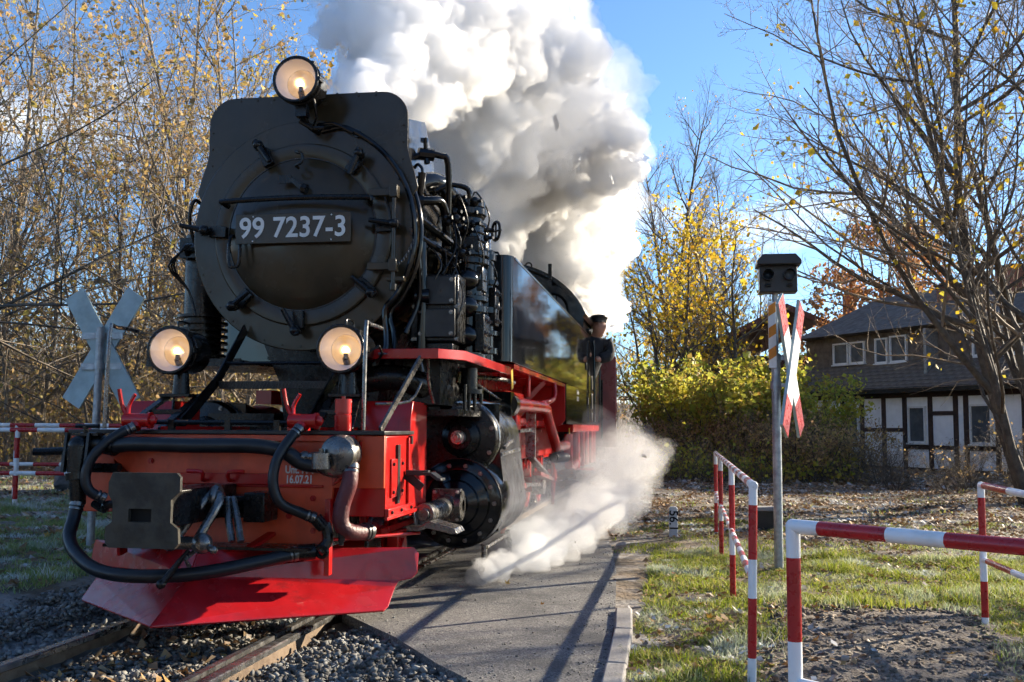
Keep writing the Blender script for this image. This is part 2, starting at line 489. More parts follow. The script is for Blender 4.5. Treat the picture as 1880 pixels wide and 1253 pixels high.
ROOTS = {}
def put(o, parent):
    if parent is not None:
        o.parent = parent
        if parent.name in ROOTS:
            o.matrix_parent_inverse = ROOTS[parent.name]
    return o
def tag(o, label=None, cat=None, group=None, kind=None):
    if label: o['label'] = label
    if cat: o['category'] = cat
    if group: o['group'] = group
    if kind: o['kind'] = kind
    return o
def thing(name, label, cat, loc=(0, 0, 0), group=None, local=False):
    """Empty at a thing's base; its parts are modelled in world coordinates unless local"""
    e = bpy.data.objects.new(name, None)
    col.objects.link(e)
    e.location = loc
    e.empty_display_size = 0.3
    if not local:
        ROOTS[e.name] = Matrix.Translation(-Vector(loc))
    return tag(e, label, cat, group)
def copy_tree(o, parent=None):
    c = o.copy(); col.objects.link(c)
    c.parent = parent
    for ch in o.children:
        copy_tree(ch, c)
    return c
def npmesh(name, v, f, mat, smooth=False):
    """mesh from numpy arrays of vertices and equal-size faces"""
    me = bpy.data.meshes.new(name)
    k = f.shape[1]
    me.vertices.add(len(v)); me.vertices.foreach_set('co', np.ascontiguousarray(v, dtype=np.float32).ravel())
    me.loops.add(f.size); me.loops.foreach_set('vertex_index', np.ascontiguousarray(f, dtype=np.int32).ravel())
    me.polygons.add(len(f)); me.polygons.foreach_set('loop_start', np.arange(0, f.size, k, dtype=np.int32))
    me.polygons.foreach_set('loop_total', np.full(len(f), k, dtype=np.int32))
    me.materials.append(MATS[mat])
    me.update(calc_edges=True); me.validate()
    if smooth:
        me.polygons.foreach_set('use_smooth', [True] * len(me.polygons))
    return me
def npobj(name, v, f, mat, parent=None, smooth=False):
    o = bpy.data.objects.new(name, npmesh(name, v, f, mat, smooth))
    col.objects.link(o)
    return put(o, parent)
_dg = None
def text_mesh(body, size, mat, extrude=0.002, bold=0.0, xs=1.0, spacing=1.0):
    cu = bpy.data.curves.new('lettering', 'FONT')
    cu.body = body; cu.size = size; cu.extrude = extrude; cu.offset = bold
    cu.align_x = 'CENTER'; cu.align_y = 'CENTER'; cu.space_character = spacing
    o = bpy.data.objects.new('lettering', cu); col.objects.link(o)
    bpy.context.view_layer.update()
    me = bpy.data.meshes.new_from_object(o.evaluated_get(bpy.context.evaluated_depsgraph_get()))
    bpy.data.objects.remove(o); bpy.data.curves.remove(cu)
    me.materials.clear(); me.materials.append(MATS[mat])
    if xs != 1.0: me.transform(Matrix.Diagonal((xs, 1, 1, 1)))
    return me
def lettering(name, body, size, mat, M, parent, **k):
    me = text_mesh(body, size, mat, **k)
    me.transform(M)
    o = bpy.data.objects.new(name, me); col.objects.link(o)
    return put(o, parent)
FRONT = Matrix.Rotation(PI / 2, 4, 'X')     # text in the XZ plane, read from -Y
_bolt = {}
def bolts(parent, pts, axis, r=0.018, h=0.02, mat='black_iron', name='bolt', dome=False):
    key = (r, h, mat, dome, tuple(axis))
    if key not in _bolt:
        mb = MB(); ax = Vector(axis)
        if dome: mb.lathe([(r, -0.002), (r, h * .3), (r * .7, h * .8), (0, h)], (0, 0, 0), axis, 8)
        else:
            mb.tube([ax * -0.002, ax * h * .55], r, 6); mb.tube([ax * h * .5, ax * h], r * .55, 6)
        _bolt[key] = mb.mesh('bolt', mat)
    for p in pts:
        o = bpy.data.objects.new(name, _bolt[key]); col.objects.link(o)
        o.location = p; put(o, parent)
# ---------------------------------------------------------------- ground, track, path
ASPHALT = [(0.60, 5.95), (0.72, 5.80), (1.10, 5.32), (1.45, 4.78), (1.72, 4.42), (2.10, 3.70), (2.24, 3.2), (2.24, 4.6), (2.21, 6.0), (2.10, 8.0), (1.96, 9.6), (1.90, 10.15), (1.3, 10.4), (0.60, 10.6)]
def inside(poly, x, y):
    c = np.zeros(len(x), bool); n = len(poly)
    for i in range(n):
        x0, y0 = poly[i]; x1, y1 = poly[(i + 1) % n]
        hit = ((y0 > y) != (y1 > y)) & (x < (x1 - x0) * (y - y0) / (y1 - y0 + 1e-12) + x0)
        c ^= hit
    return c
def dirt_amount(x, y):
    """1 on the trodden path through the barriers, 0 on grass"""
    cx = 3.55 + 0.10 * (y - 5.0)
    d = np.abs(x - cx) / (0.52 + 0.05 * np.sin(y * 3.1) + 0.06 * np.sin(x * 5 + y * 2.2))
    e = np.abs(y - 4.9) / 1.75
    return np.clip(2.2 - 1.6 * np.maximum(d, e ** 2.0), 0, 1)
def smoothstep(a, b, t):
    t = np.clip((t - a) / (b - a), 0, 1)
    return t * t * (3 - 2 * t)
def height(x, y):
    x = np.asarray(x, float); y = np.asarray(y, float)
    z = -0.012 + 0.018 * np.sin(x * 1.7 + y * .6) * np.sin(y * 1.1 - x * .4) + 0.010 * np.sin(x * 4.1 + 1) * np.sin(y * 3.7)
    bed = smoothstep(1.55, 0.75, np.abs(x)) * smoothstep(7.5, 5.4, y)
    z = z - 0.15 * smoothstep(1.9, 1.0, np.abs(x)) * (1 - 0.0 * bed)
    z = z + 0.030 * np.clip(-3 - x, 0, 12) + 0.10 * np.clip(-15 - x, 0, 60)
    z = z + 0.05 * np.clip(y - 44, 0, 80) + 0.05 * np.clip(-y - 12, 0, 60)
    return z
def axis_pts(lo, hi, n, c):
    t = np.linspace(-1, 1, n)
    s = np.sinh(4.2 * t) / np.sinh(4.2)
    return np.where(s < 0, c + s * (c - lo), c + s * (hi - c))
gx, gy = axis_pts(-220, 220, 190, 1.0), axis_pts(-160, 320, 190, 6.0)
GX, GY = np.meshgrid(gx, gy)
GV = np.stack([GX.ravel(), GY.ravel(), height(GX.ravel(), GY.ravel())], 1)
nx_ = len(gx)
ii, jj = np.meshgrid(np.arange(nx_ - 1), np.arange(len(gy) - 1))
b0 = (jj * nx_ + ii).ravel()
GF = np.stack([b0, b0 + 1, b0 + nx_ + 1, b0 + nx_], 1)
tag(npobj('ground', GV, GF, 'earth', smooth=True), 'brown leafy earth ground under the woods and grass', kind='structure')

# asphalt foot crossing with darker margin along its loose edge
mb = MB(); mb.prism(ASPHALT, (0, 0, -0.16), (1, 0, 0), (0, 1, 0), (0, 0, 0.165))
tag(mb.build('footpath', 'asphalt', smooth=False), kind='structure')
EDGE = [(0.585, 5.99), (0.72, 5.80), (1.10, 5.32), (1.45, 4.78), (1.72, 4.42), (2.10, 3.70), (2.235, 3.2), (2.06, 3.2), (1.92, 3.66), (1.60, 4.26), (1.34, 4.66), (1.02, 5.14), (0.68, 5.60), (0.56, 5.86)]
mb = MB(); mb.prism(EDGE, (0, 0, -0.17), (1, 0, 0), (0, 1, 0), (0, 0, 0.120))
tag(mb.build('path_margin', 'asphalt_dark', smooth=False, bevel=0.02), kind='structure')
# trodden dirt path, a sheet following the ground
dx, dy = np.meshgrid(np.linspace(2.6, 4.6, 60), np.linspace(2.4, 7.2, 120))
DA = dirt_amount(dx.ravel(), dy.ravel())
DV = np.stack([dx.ravel(), dy.ravel(), height(dx.ravel(), dy.ravel()) + np.where(DA > 0.05, 0.012 + 0.012 * (DA - 1), -0.03) + 0.006 * np.sin(dx.ravel() * 23) * np.sin(dy.ravel() * 19)], 1)
bi, bj = np.meshgrid(np.arange(59), np.arange(119)); q = (bj * 60 + bi).ravel()
tag(npobj('dirt_path', DV, np.stack([q, q + 1, q + 61, q + 60], 1), 'dirt', smooth=True), kind='structure')
# kerb stones
kerb = bpy.data.objects.new('kerb', None); col.objects.link(kerb); tag(kerb, 'grey concrete kerb along the asphalt path', kind='structure')
KP = [(2.30, 3.2), (2.295, 4.02), (2.285, 4.84), (2.275, 5.66), (2.245, 6.3)]
for (x0, y0), (x1, y1) in zip(KP[:-1], KP[1:]):
    mb = MB(); mb.bar((x0, y0 + .004, -0.055), (x1, y1 - .004, -0.055), 0.10, 0.17)
    mb.build('kerb_stone', 'kerb_concrete', kerb, bevel=0.012)

# railway track: rails, sleepers, ballast
track = bpy.data.objects.new('railway_track', None); col.objects.link(track); tag(track, 'narrow gauge railway track', kind='structure')
RAILP = [(-.055, -.135), (.055, -.135), (.055, -.123), (.012, -.112), (.009, -.04), (.029, -.030), (.031, -.006), (.024, 0), (-.024, 0), (-.031, -.006), (-.029, -.030), (-.009, -.04), (-.012, -.112), (-.055, -.123)]
for s in (-1, 1):
    mb = MB()
    prof = [(s * 0.53 + a, b) for a, b in RAILP]
    n = len(prof); ys = [-30, 80]
    mb.v = [(a, y, b) for y in ys for a, b in prof]
    for i in range(n):
        j = (i + 1) % n
        mb.f.append((i, j, j + n, i + n)); mb.mi.append(1 if 5 <= i <= 9 else 0)
    mb.build('rail', ['rail_rust', 'rail_top'], track, smooth=False)
# guard rail on the inner side of the rail by the path
mb = MB(); mb.bar((0.44, 2.0, -0.03), (0.44, 11, -0.03), 0.035, 0.06); mb.build('guard_rail', 'rail_top', track)
slm = MB(); slm.box((0, 0, 0), (1.8, 0.22, 0.14)); slm = slm.mesh('sleeper', 'sleeper_wood', smooth=False)
for k in range(26):
    o = bpy.data.objects.new('sleeper', slm); col.objects.link(o)
    o.location = (rnd.uniform(-.03, .03), 2.3 + k * 0.64, -0.205); o.rotation_euler = (0, 0, rnd.uniform(-.015, .015)); put(o, track)
def rocks(name, n, sampler, smin, smax, mat, flat=0.6):
    base = np.array([[-1, -1, -1], [1, -1, -1], [1, 1, -1], [-1, 1, -1], [-1, -1, 1], [1, -1, 1], [1, 1, 1], [-1, 1, 1]], float)
    fq = np.array([[0, 3, 2, 1], [4, 5, 6, 7], [0, 1, 5, 4], [1, 2, 6, 5], [2, 3, 7, 6], [3, 0, 4, 7]])
    P = sampler(n); n = len(P)
    s = rng.uniform(smin, smax, (n, 1, 1)) * rng.uniform(.6, 1.2, (n, 1, 3)); s[:, :, 2] *= flat
    V = base[None] * s * 0.5 * rng.uniform(.55, 1.1, (n, 8, 1))
    V += rng.normal(0, 1, (n, 8, 3)) * s * 0.10
    a = rng.uniform(0, 2 * PI, n); b = rng.normal(0, .45, n)
    ca, sa, cb, sb = np.cos(a), np.sin(a), np.cos(b), np.sin(b)
    x = V[..., 0] * cb[:, None] + V[..., 2] * sb[:, None]; z = -V[..., 0] * sb[:, None] + V[..., 2] * cb[:, None]; y = V[..., 1]
    V = np.stack([x * ca[:, None] - y * sa[:, None], x * sa[:, None] + y * ca[:, None], z], -1) + P[:, None, :]
    F = (fq[None] + (np.arange(n) * 8)[:, None, None]).reshape(-1, 4)
    return V.reshape(-1, 3), F
def s_ballast(n):
    x = rng.uniform(-2.1, 1.75, n); y = rng.uniform(2.6, 9.0, n)
    k = (np.abs(np.abs(x) - .53) > .06) & ~inside(ASPHALT, x, y) & ((x < 0.6) | (y < 6.0)) & ((np.abs(x) < .48) | (rng.random(n) < np.where(x < 0, smoothstep(-2.2, -1.5, x), 1)))
    x, y = x[k], y[k]
    z = np.where(np.abs(x) < .5, -0.105, np.where(x < 0, -0.05 - 0.03 * (np.abs(x) < 1), -0.075 + 0.04 * smoothstep(.62, .95, x))) + rng.normal(0, .012, len(x))
    # lower where sleepers show between the rails
    return np.stack([x, y, z], 1)
v1, f1 = rocks('ballast', 46000, s_ballast, 0.010, 0.038, 'gravel')
BX, BY = np.meshgrid(np.linspace(-2.3, 1.7, 60), np.linspace(-6, 60, 300)); bz = np.where(np.abs(BX) < .5, -0.125, np.where(BX < 0, -0.075 - 0.08 * smoothstep(-1.7, -2.3, BX), -0.105 - 0.06 * smoothstep(1.2, 1.7, BX))) + 0.01 * np.sin(BX * 37) * np.sin(BY * 41)
BVv = np.stack([BX.ravel(), BY.ravel(), bz.ravel()], 1); bi, bj = np.meshgrid(np.arange(59), np.arange(299)); q = (bj * 60 + bi).ravel()
BFf = np.stack([q, q + 1, q + 61, q + 60], 1) + len(v1)
tag(npobj('ballast_gravel', np.vstack([v1, BVv]), np.vstack([f1, BFf]), 'gravel_stone'), 'grey crushed stone ballast between and beside the rails', 'gravel', kind='stuff')
def s_path(n):
    x = rng.uniform(2.7, 4.6, n); y = rng.uniform(2.6, 7.2, n); k = dirt_amount(x, y) > .35
    x, y = x[k], y[k]
    return np.stack([x, y, height(x, y) + 0.010], 1)
v, f = rocks('stones', 5200, s_path, 0.012, 0.040, 'dirt', .6)
tag(npobj('path_pebbles', v, f, 'dirt'), 'small stones and clods on the trodden dirt path', 'gravel', kind='stuff')

def s_grit(n):
    x = rng.uniform(.6, 2.25, n); y = rng.uniform(3.4, 10.2, n)
    e = np.exp(-np.abs(x - 2.2) * 5) + np.exp(-np.abs(x - (.62 + np.clip(5.9 - y, 0, 3) * .78)) * 6) + .05
    k = inside(ASPHALT, x, y) & (rng.random(n) < e); x, y = x[k], y[k]
    return np.stack([x, y, np.full(len(x), .007)], 1)
v, f = rocks('grit', 3500, s_grit, 0.004, 0.012, 'gravel', .7)
tag(npobj('path_grit', v, f, 'gravel_stone'), 'loose grit along the edges of the asphalt', 'gravel', kind='stuff')

# grass
def blades(P, hmin, hmax, w):
    n = len(P)
    a = rng.uniform(0, 2 * PI, n); h = rng.uniform(hmin, hmax, n); lean = rng.normal(0, .8, n) * h; la = rng.uniform(0, 2 * PI, n)
    side = np.stack([np.cos(a), np.sin(a), np.zeros(n)], 1) * w[:, None] if hasattr(w, '__len__') else np.stack([np.cos(a), np.sin(a), np.zeros(n)], 1) * w
    off = np.stack([np.cos(la) * lean, np.sin(la) * lean, h], 1)
    mid = P + off * np.array([.35, .35, .62])
    V = np.stack([P - side, P + side, mid + side * .75, mid - side * .75, P + off], 1).reshape(-1, 3)
    o = (np.arange(n) * 5)[:, None]
    F = np.concatenate([o + np.array([[0, 1, 2]]), o + np.array([[0, 2, 3]]), o + np.array([[3, 2, 4]])])
    return V, F
def noise2(x, y, s, seed=0.0):
    return np.array([mnoise.noise(Vector((a * s + seed, b * s, seed * .7))) for a, b in zip(x, y)])
gpts = []
def grass_zone(x0, x1, y0, y1, n, thresh=-.12, excl=None, hh=(.03, .085), w=.0035):
    x = rng.uniform(x0, x1, n); y = rng.uniform(y0, y1, n)
    k = ~inside(ASPHALT, x, y) & (rng.random(n) > dirt_amount(x, y) * 1.25)
    if excl is not None: k &= excl(x, y)
    x, y = x[k], y[k]
    nn = noise2(x, y, 1.7, 3.0) + 0.5 * noise2(x, y, 5.5, 9.0)
    k = nn > thresh + rng.normal(0, .12, len(x)); x, y, nn = x[k], y[k], nn[k]
    P = np.stack([x, y, height(x, y) - .004], 1)
    hs = (0.45 + 1.0 * np.clip(nn + .25, 0, 1) ** 1.3)[:, None]
    V, F = blades(P, hh[0], hh[1], w)
    V = V.reshape(-1, 5, 3); V = P[:, None, :] + (V - P[:, None, :]) * np.stack([np.ones_like(hs), np.ones_like(hs), hs], -1)
    return V.reshape(-1, 3), F
zs = [grass_zone(2.33, 6.0, 3.2, 9.5, 110000, -.48, lambda x, y: (x > 2.34 + .03 * np.sin(y * 6)), (.025, .08)),
      grass_zone(1.9, 9.0, 9.3, 13.0, 40000, -.05, None, (.02, .06), .004),
      grass_zone(1.7, 12, 13, 20, 12000, .34, None, (.03, .07), .006),
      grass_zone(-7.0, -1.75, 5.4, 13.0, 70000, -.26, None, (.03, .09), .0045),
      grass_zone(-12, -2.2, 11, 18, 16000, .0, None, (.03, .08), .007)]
for part, mt, lab in ((zs[:3], 'grass_blade', 'short sunlit grass on the verge right of the path'), (zs[3:], 'grass_frosty_lifted', 'frosty grass on the shaded verge left of the track')):
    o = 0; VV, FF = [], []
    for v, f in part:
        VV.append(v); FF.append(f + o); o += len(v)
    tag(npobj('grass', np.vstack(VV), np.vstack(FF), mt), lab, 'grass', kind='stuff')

# leaf litter (uncountable) and single fallen leaves near the camera
def leaves_flat(P, smin, smax, tilt=.5):
    n = len(P); s = rng.uniform(smin, smax, n)
    a = rng.uniform(0, 2 * PI, n)
    d = np.stack([np.cos(a), np.sin(a), rng.normal(0, tilt, n)], 1)
    e = np.stack([-np.sin(a), np.cos(a), rng.normal(0, tilt, n)], 1)
    up = np.array([0, 0, 1.0]) * rng.uniform(.05, .45, n)[:, None]
    V = np.stack([P - d * s[:, None], P + e * s[:, None] * .7 + up * s[:, None], P + d * s[:, None], P - e * s[:, None] * .7 + up * s[:, None]], 1)
    V[:, :, 2] = np.maximum(V[:, :, 2], P[:, None, 2] - .004)
    o = (np.arange(n) * 4)[:, None]
    F = np.concatenate([o + np.array([[0, 2, 1]]), o + np.array([[0, 3, 2]])])
    return V.reshape(-1, 3), F
def litter_zone(x0, x1, y0, y1, n, thresh, s0, s1, seed):
    x = rng.uniform(x0, x1, n); y = rng.uniform(y0, y1, n)
    nn = noise2(x, y, .8, seed) + .5 * noise2(x, y, 3.1, seed + 4)
    k = (nn > thresh + rng.normal(0, .2, n)) & ~inside(ASPHALT, x, y)
    x, y = x[k], y[k]
    return leaves_flat(np.stack([x, y, height(x, y) + .014], 1), s0, s1)
zs = [litter_zone(1.8, 13, 10.5, 27, 60000, -.35, .015, .036, 1.0), litter_zone(2.3, 7, 4, 11, 5000, .0, .013, .032, 2.0),
      litter_zone(-14, -1.8, 6, 20, 11000, -.1, .025, .055, 3.0), litter_zone(-30, 20, 20, 48, 16000, -.2, .06, .12, 5.0), litter_zone(2.2, 3.0, 3.6, 6.5, 500, -.2, .012, .03, 6.0)]
x = rng.uniform(-.48, .48, 420); y = rng.uniform(3, 6.5, 420)
zs.append(leaves_flat(np.stack([x, y, np.full(420, -.085)], 1), .012, .038, .7))
o = 0; VV, FF = [], []
for v, f in zs:
    VV.append(v); FF.append(f + o); o += len(v)
tag(npobj('leaf_litter', np.vstack(VV), np.vstack(FF), 'litter'), 'carpet of brown autumn leaves on the ground', 'leaves', kind='stuff')
def maple_leaf(seed):
    r = random.Random(seed); mb = MB(); pts = []
    R = [1.0, .45, .85, .40, .62, .28, .30, .28, .62, .40, .85, .45]
    for i, q in enumerate(R):
        a = PI / 2 + 2 * PI * i / 12; q *= r.uniform(.85, 1.1)
        x_, y_ = math.cos(a) * q, math.sin(a) * q
        pts.append((x_, y_, .25 * q * q * r.uniform(.2, 1.4) + .12 * abs(x_)))
    mb.v = [(0, 0, 0)] + pts; n = len(pts)
    mb.f = [(0, 1 + i, 1 + (i + 1) % n) for i in range(n)]; mb.mi = [0] * n
    mb.tube([(0, -.3, .08), (.05, -.7, .15), (.02, -1.1, .10)], .02, 3)
    return mb.mesh('fallen_leaf', 'fallen', smooth=False)
LM = [maple_leaf(s) for s in range(4)]
lf = [('fallen_leaf', 'fallen brown maple leaf lying on the grass verge right of the path', 'leaves on the right verge', (2.4, 4.6, 3.9, 9.0), 80, (.028, .05)),
      ('fallen_leaf', 'fallen brown leaf lying on the frosty grass left of the track', 'leaves on the left verge', (-4.5, -1.9, 5.8, 9.5), 44, (.035, .06)),
      ('fallen_leaf', 'fallen brown leaf lying between the two rails', 'leaves between the rails', (-.44, .40, 4.1, 5.6), 30, (.025, .05))]
for nm, lab, grp, (x0, x1, y0, y1), n, (s0, s1) in lf:
    for k in range(n):
        o = bpy.data.objects.new(nm, LM[k % 4]); col.objects.link(o)
        x_, y_ = rnd.uniform(x0, x1), rnd.uniform(y0, y1)
        z_ = -.09 if grp.endswith('rails') else float(height(x_, y_)) + .03
        o.location = (x_, y_, z_); s_ = rnd.uniform(s0, s1); o.scale = (s_, s_, s_)
        o.rotation_euler = (rnd.gauss(0, .3), rnd.gauss(0, .3), rnd.uniform(0, 6.28)); tag(o, lab, 'leaf', grp)
for (x_, y_, s_, lab) in [(1.39, 7.17, .035, 'small curled pale leaf alone on the sunlit asphalt'), (1.17, 6.6, .028, 'tiny brown leaf flat on the asphalt beside the plough'), (1.74, 6.38, .022, 'brown leaf crumb on the asphalt near the kerb shadow'), (-.31, 4.02, .075, 'large curled orange leaf against the rail at the picture edge')]:
    o = bpy.data.objects.new('fallen_leaf', LM[2]); col.objects.link(o); o.location = (x_, y_, .02 if x_ > 0 else -.06); o.scale = (s_, s_, s_); o.rotation_euler = (.5, .3, x_ * 9); tag(o, lab, 'leaf')
# ---------------------------------------------------------------- steam locomotive
loco = thing('steam_locomotive', 'black and red narrow gauge steam locomotive numbered 99 7237-3', 'locomotive', (0, 11, 0))
ZB = 2.44                                    # boiler axis
AX = (0, -1, 0)
def P2(r, deg, y):                            # point on the smokebox front
    return (r * math.cos(math.radians(deg)), y, ZB + r * math.sin(math.radians(deg)))

# boiler, smokebox, front shield
mb = MB(); mb.lathe([(0.775, -9.2 + 2.0), (0.775, -2.0), (0.79, -1.98), (0.79, -1.90), (0.775, -1.88)], (0, 6.75, ZB), AX, 56)
boiler = mb.build('boiler', 'black_paint', loco)
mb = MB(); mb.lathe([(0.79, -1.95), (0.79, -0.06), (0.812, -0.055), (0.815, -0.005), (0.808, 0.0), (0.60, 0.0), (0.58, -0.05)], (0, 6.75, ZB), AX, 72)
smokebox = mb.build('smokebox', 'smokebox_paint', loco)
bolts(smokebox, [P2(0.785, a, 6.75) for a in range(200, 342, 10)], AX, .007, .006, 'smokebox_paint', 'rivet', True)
W = 0.735
pol = []
for i in range(9):
    t = PI / 2 * i / 8; pol.append((W - .19 + .19 * math.sin(t), 3.26 + .19 * math.cos(t)))
pol += [(W, 3.05), (W + .012, 2.98), (W + .05, 2.87), (W + .078, 2.76)]
pol += [(0.81 * math.cos(math.radians(a)), ZB + 0.81 * math.sin(math.radians(a))) for a in (18, 10, 0)]
pol = pol + [(-x, z) for x, z in reversed(pol)]
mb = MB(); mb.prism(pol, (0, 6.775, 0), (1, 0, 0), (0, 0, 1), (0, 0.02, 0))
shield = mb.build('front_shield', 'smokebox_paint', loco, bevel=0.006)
for s in (-1, 1):
    mb = MB(); mb.prism([(6.80, 3.25), (7.25, 3.36), (7.55, 3.10), (7.62, 2.88), (6.80, 2.76)], (s * W - .01, 0, 0), (0, 1, 0), (0, 0, 1), (.012, 0, 0))
    w_ = mb.build('side_sheet', 'casing_steel', shield)
rv = [(x, 6.775, 3.425) for x in np.linspace(-.5, .5, 9)] + [(s * .705, 6.775, z) for s in (-1, 1) for z in (3.2, 3.08, 2.96)]
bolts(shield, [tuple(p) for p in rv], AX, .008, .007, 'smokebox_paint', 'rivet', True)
bolts(shield, [(x, 6.785, 3.448) for x in np.linspace(-.5, .5, 8)], (0, 0, 1), .009, .010, 'black_iron', 'rivet', True)
mb = MB(); mb.lathe([(.30, -.5), (.27, -.1), (.25, .2), (.25, .30), (.29, .34), (.29, .38), (.22, .38), (.20, -.2)], (0, 7.75, 3.12), (0, 0, 1), 32)
mb.build('chimney', 'black_paint', loco)
mb = MB(); mb.lathe([(.36, -.45), (.34, .2), (.28, .36), (.12, .46), (0, .47)], (0, 10.2, 3.15), (0, 0, 1), 28); mb.build('steam_dome', 'black_paint', loco)
mb = MB(); mb.lathe([(.26, -.55), (.26, .02), (.22, .12), (.10, .19), (0, .2)], (.42, 10.3, 3.08), (0, 0, 1), 28)
mb.tube([(.30, 9.3, 2.95), (.48, 9.5, 3.12), (.56, 9.9, 3.0)], .05, 10, smooth=4); mb.build('sand_dome', 'black_paint', loco)

# smokebox door with clamps, hinge, rail, plate
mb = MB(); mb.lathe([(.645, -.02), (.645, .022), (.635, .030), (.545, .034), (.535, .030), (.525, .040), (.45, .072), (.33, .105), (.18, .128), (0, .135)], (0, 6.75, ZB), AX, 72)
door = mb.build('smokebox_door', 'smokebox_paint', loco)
mb = MB(); mb.torus((0, 6.714, ZB), .536, .0035, (0, 1, 0), 72, 6); mb.build('seam', 'casing_steel', door)
def clamp(deg, hand):
    mb = MB(); a = math.radians(deg)
    R = Matrix.Rotation(-(a - PI / 2), 3, 'Y'); c = Vector(P2(.64, deg, 6.70))
    def q(x, y, z): return c + R @ Vector((x, y, z))
    mb.box(c + R @ Vector((0, 0, -.035)), (.075, .06, .125), R)
    mb.tube([q(0, .01, .045), q(0, -.095, .045)], .022, 10)
    mb.tube([q(0, -.05, .045), q(0, -.08, .045)], .040, 6)
    h = math.radians(hand)
    d = Vector((math.cos(h), 0, math.sin(h)))
    e = Vector(q(0, -.085, .045))
    mb.tube([e - d * .035, e + d * .04, e + d * .165 + Vector((0, -.025, 0))], [.023, .020, .016], 10)
    mb.ball(e, .032, 10, 6)
    mb.build('door_clamp', 'black_iron', door, bevel=.003)
for deg, hand in ((116, -52), (51, 250), (178, 168), (3, 172), (228, 35), (270, 118), (321, 140)):
    clamp(deg, hand)
mb = MB()
mb.tube([(.685, 6.63, 2.06), (.685, 6.63, 2.74)], .014, 10)
for z in (2.70, 2.19):
    mb.box((.60, 6.66, z), (.20, .045, .052)); mb.box((.685, 6.64, z), (.055, .075, .085))
mb.box((.70, 6.66, 2.10), (.12, .06, .03)); mb.tube([(.685, 6.63, 2.02), (.685, 6.63, 2.07)], .025, 8)
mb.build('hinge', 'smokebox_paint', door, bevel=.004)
mb = MB(); mb.tube([(-.50, 6.62, 2.625), (-.515, 6.57, 2.64), (-.49, 6.545, 2.645), (0, 6.535, 2.655), (.50, 6.545, 2.645), (.53, 6.57, 2.64), (.515, 6.64, 2.62)], .019, 10, smooth=4)
mb.build('handrail', 'black_iron', door)
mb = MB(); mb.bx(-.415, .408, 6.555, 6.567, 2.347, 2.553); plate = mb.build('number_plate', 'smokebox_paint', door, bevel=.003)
for x in (-.3, .27):
    mb = MB(); mb.cyl((x, 6.567, 2.45), (x, 6.66, 2.45), .014, n=8); mb.build('plate_stud', 'black_iron', door)
mb = MB()
def sm_loop(c, rx, rz, y, r, deg0=0):
    pts = [(c[0] + rx * math.cos(t), y, c[1] + rz * math.sin(t)) for t in np.linspace(0, 2 * PI, 17)]
    return pts
mb.tube([(.0, 6.63, 2.99), (.0, 6.575, 2.985), (.045, 6.57, 2.965), (.045, 6.57, 2.91), (.0, 6.575, 2.89), (0, 6.63, 2.885)], .011, 8, smooth=3)
mb.build('lifting_eye', 'black_iron', door)
mb = MB(); mb.bar((-.13, 6.60, 2.80), (-.04, 6.60, 2.80), .012, .055); mb.bar((-.04, 6.60, 2.80), (.04, 6.595, 2.735), .012, .03); mb.tube([(.04, 6.60, 2.735), (.075, 6.60, 2.725)], .035, 8); mb.build('latch', 'black_iron', door)
mb = MB(); mb.tube([(-.455, 6.66, 2.42), (-.475, 6.60, 2.40), (-.475, 6.59, 2.22), (-.44, 6.59, 2.195), (-.40, 6.59, 2.22), (-.40, 6.60, 2.40), (-.42, 6.66, 2.42)], .012, 8, smooth=3); mb.build('grab_loop', 'black_iron', door)
mb = MB()
for i in range(18):
    t = i / 17; p = Vector((.69 + .115 * t, 6.62 + .08 * t, 2.20 + .17 * t - .05 * math.sin(PI * t)))
    mb.torus(p, .0085, .003, ((1, 0, .3) if i % 2 else (0, 1, .2)), 8, 4)
mb.build('chain', 'oily_steel', door)
lettering('digits', '99 7237-3', .198, 'plate_white', Matrix.Translation((-.004, 6.552, 2.449)) @ FRONT @ Matrix.Diagonal((.93, 1, 1, 1)), door, extrude=.002, bold=.0030, spacing=1.02)
bolts(door, [(x, 6.556, z) for x in (-.29, .27) for z in (2.535, 2.365)], AX, .006, .005, 'plate_white', 'plate_screw', True)
mb = MB()
mb.tube([(.12, 6.745, 3.17)] + [P2(.80 + .012 * i / 14, 70 - i * 8.0, 6.735 - (.01 if i % 3 else 0)) for i in range(15)] + [(.62, 6.72, 1.66), (.60, 6.6, 1.45)], .019, 10, smooth=3)
mb.tube([(.10, 6.70, 3.20), (.22, 6.70, 3.21), (.36, 6.71, 3.14)], .012, 8, smooth=3)
mb.tube([P2(.835, 30 - i * 8.0, 6.80) for i in range(10)] + [(.66, 6.78, 1.70), (.66, 6.7, 1.4)], .016, 8, smooth=3)
for a in (62, 30, 0, -25):
    mb.box(P2(.80, a, 6.735), (.05, .02, .05), Matrix.Rotation(-math.radians(a), 3, 'Y'))
mb.build('conduit', 'black_paint', loco)

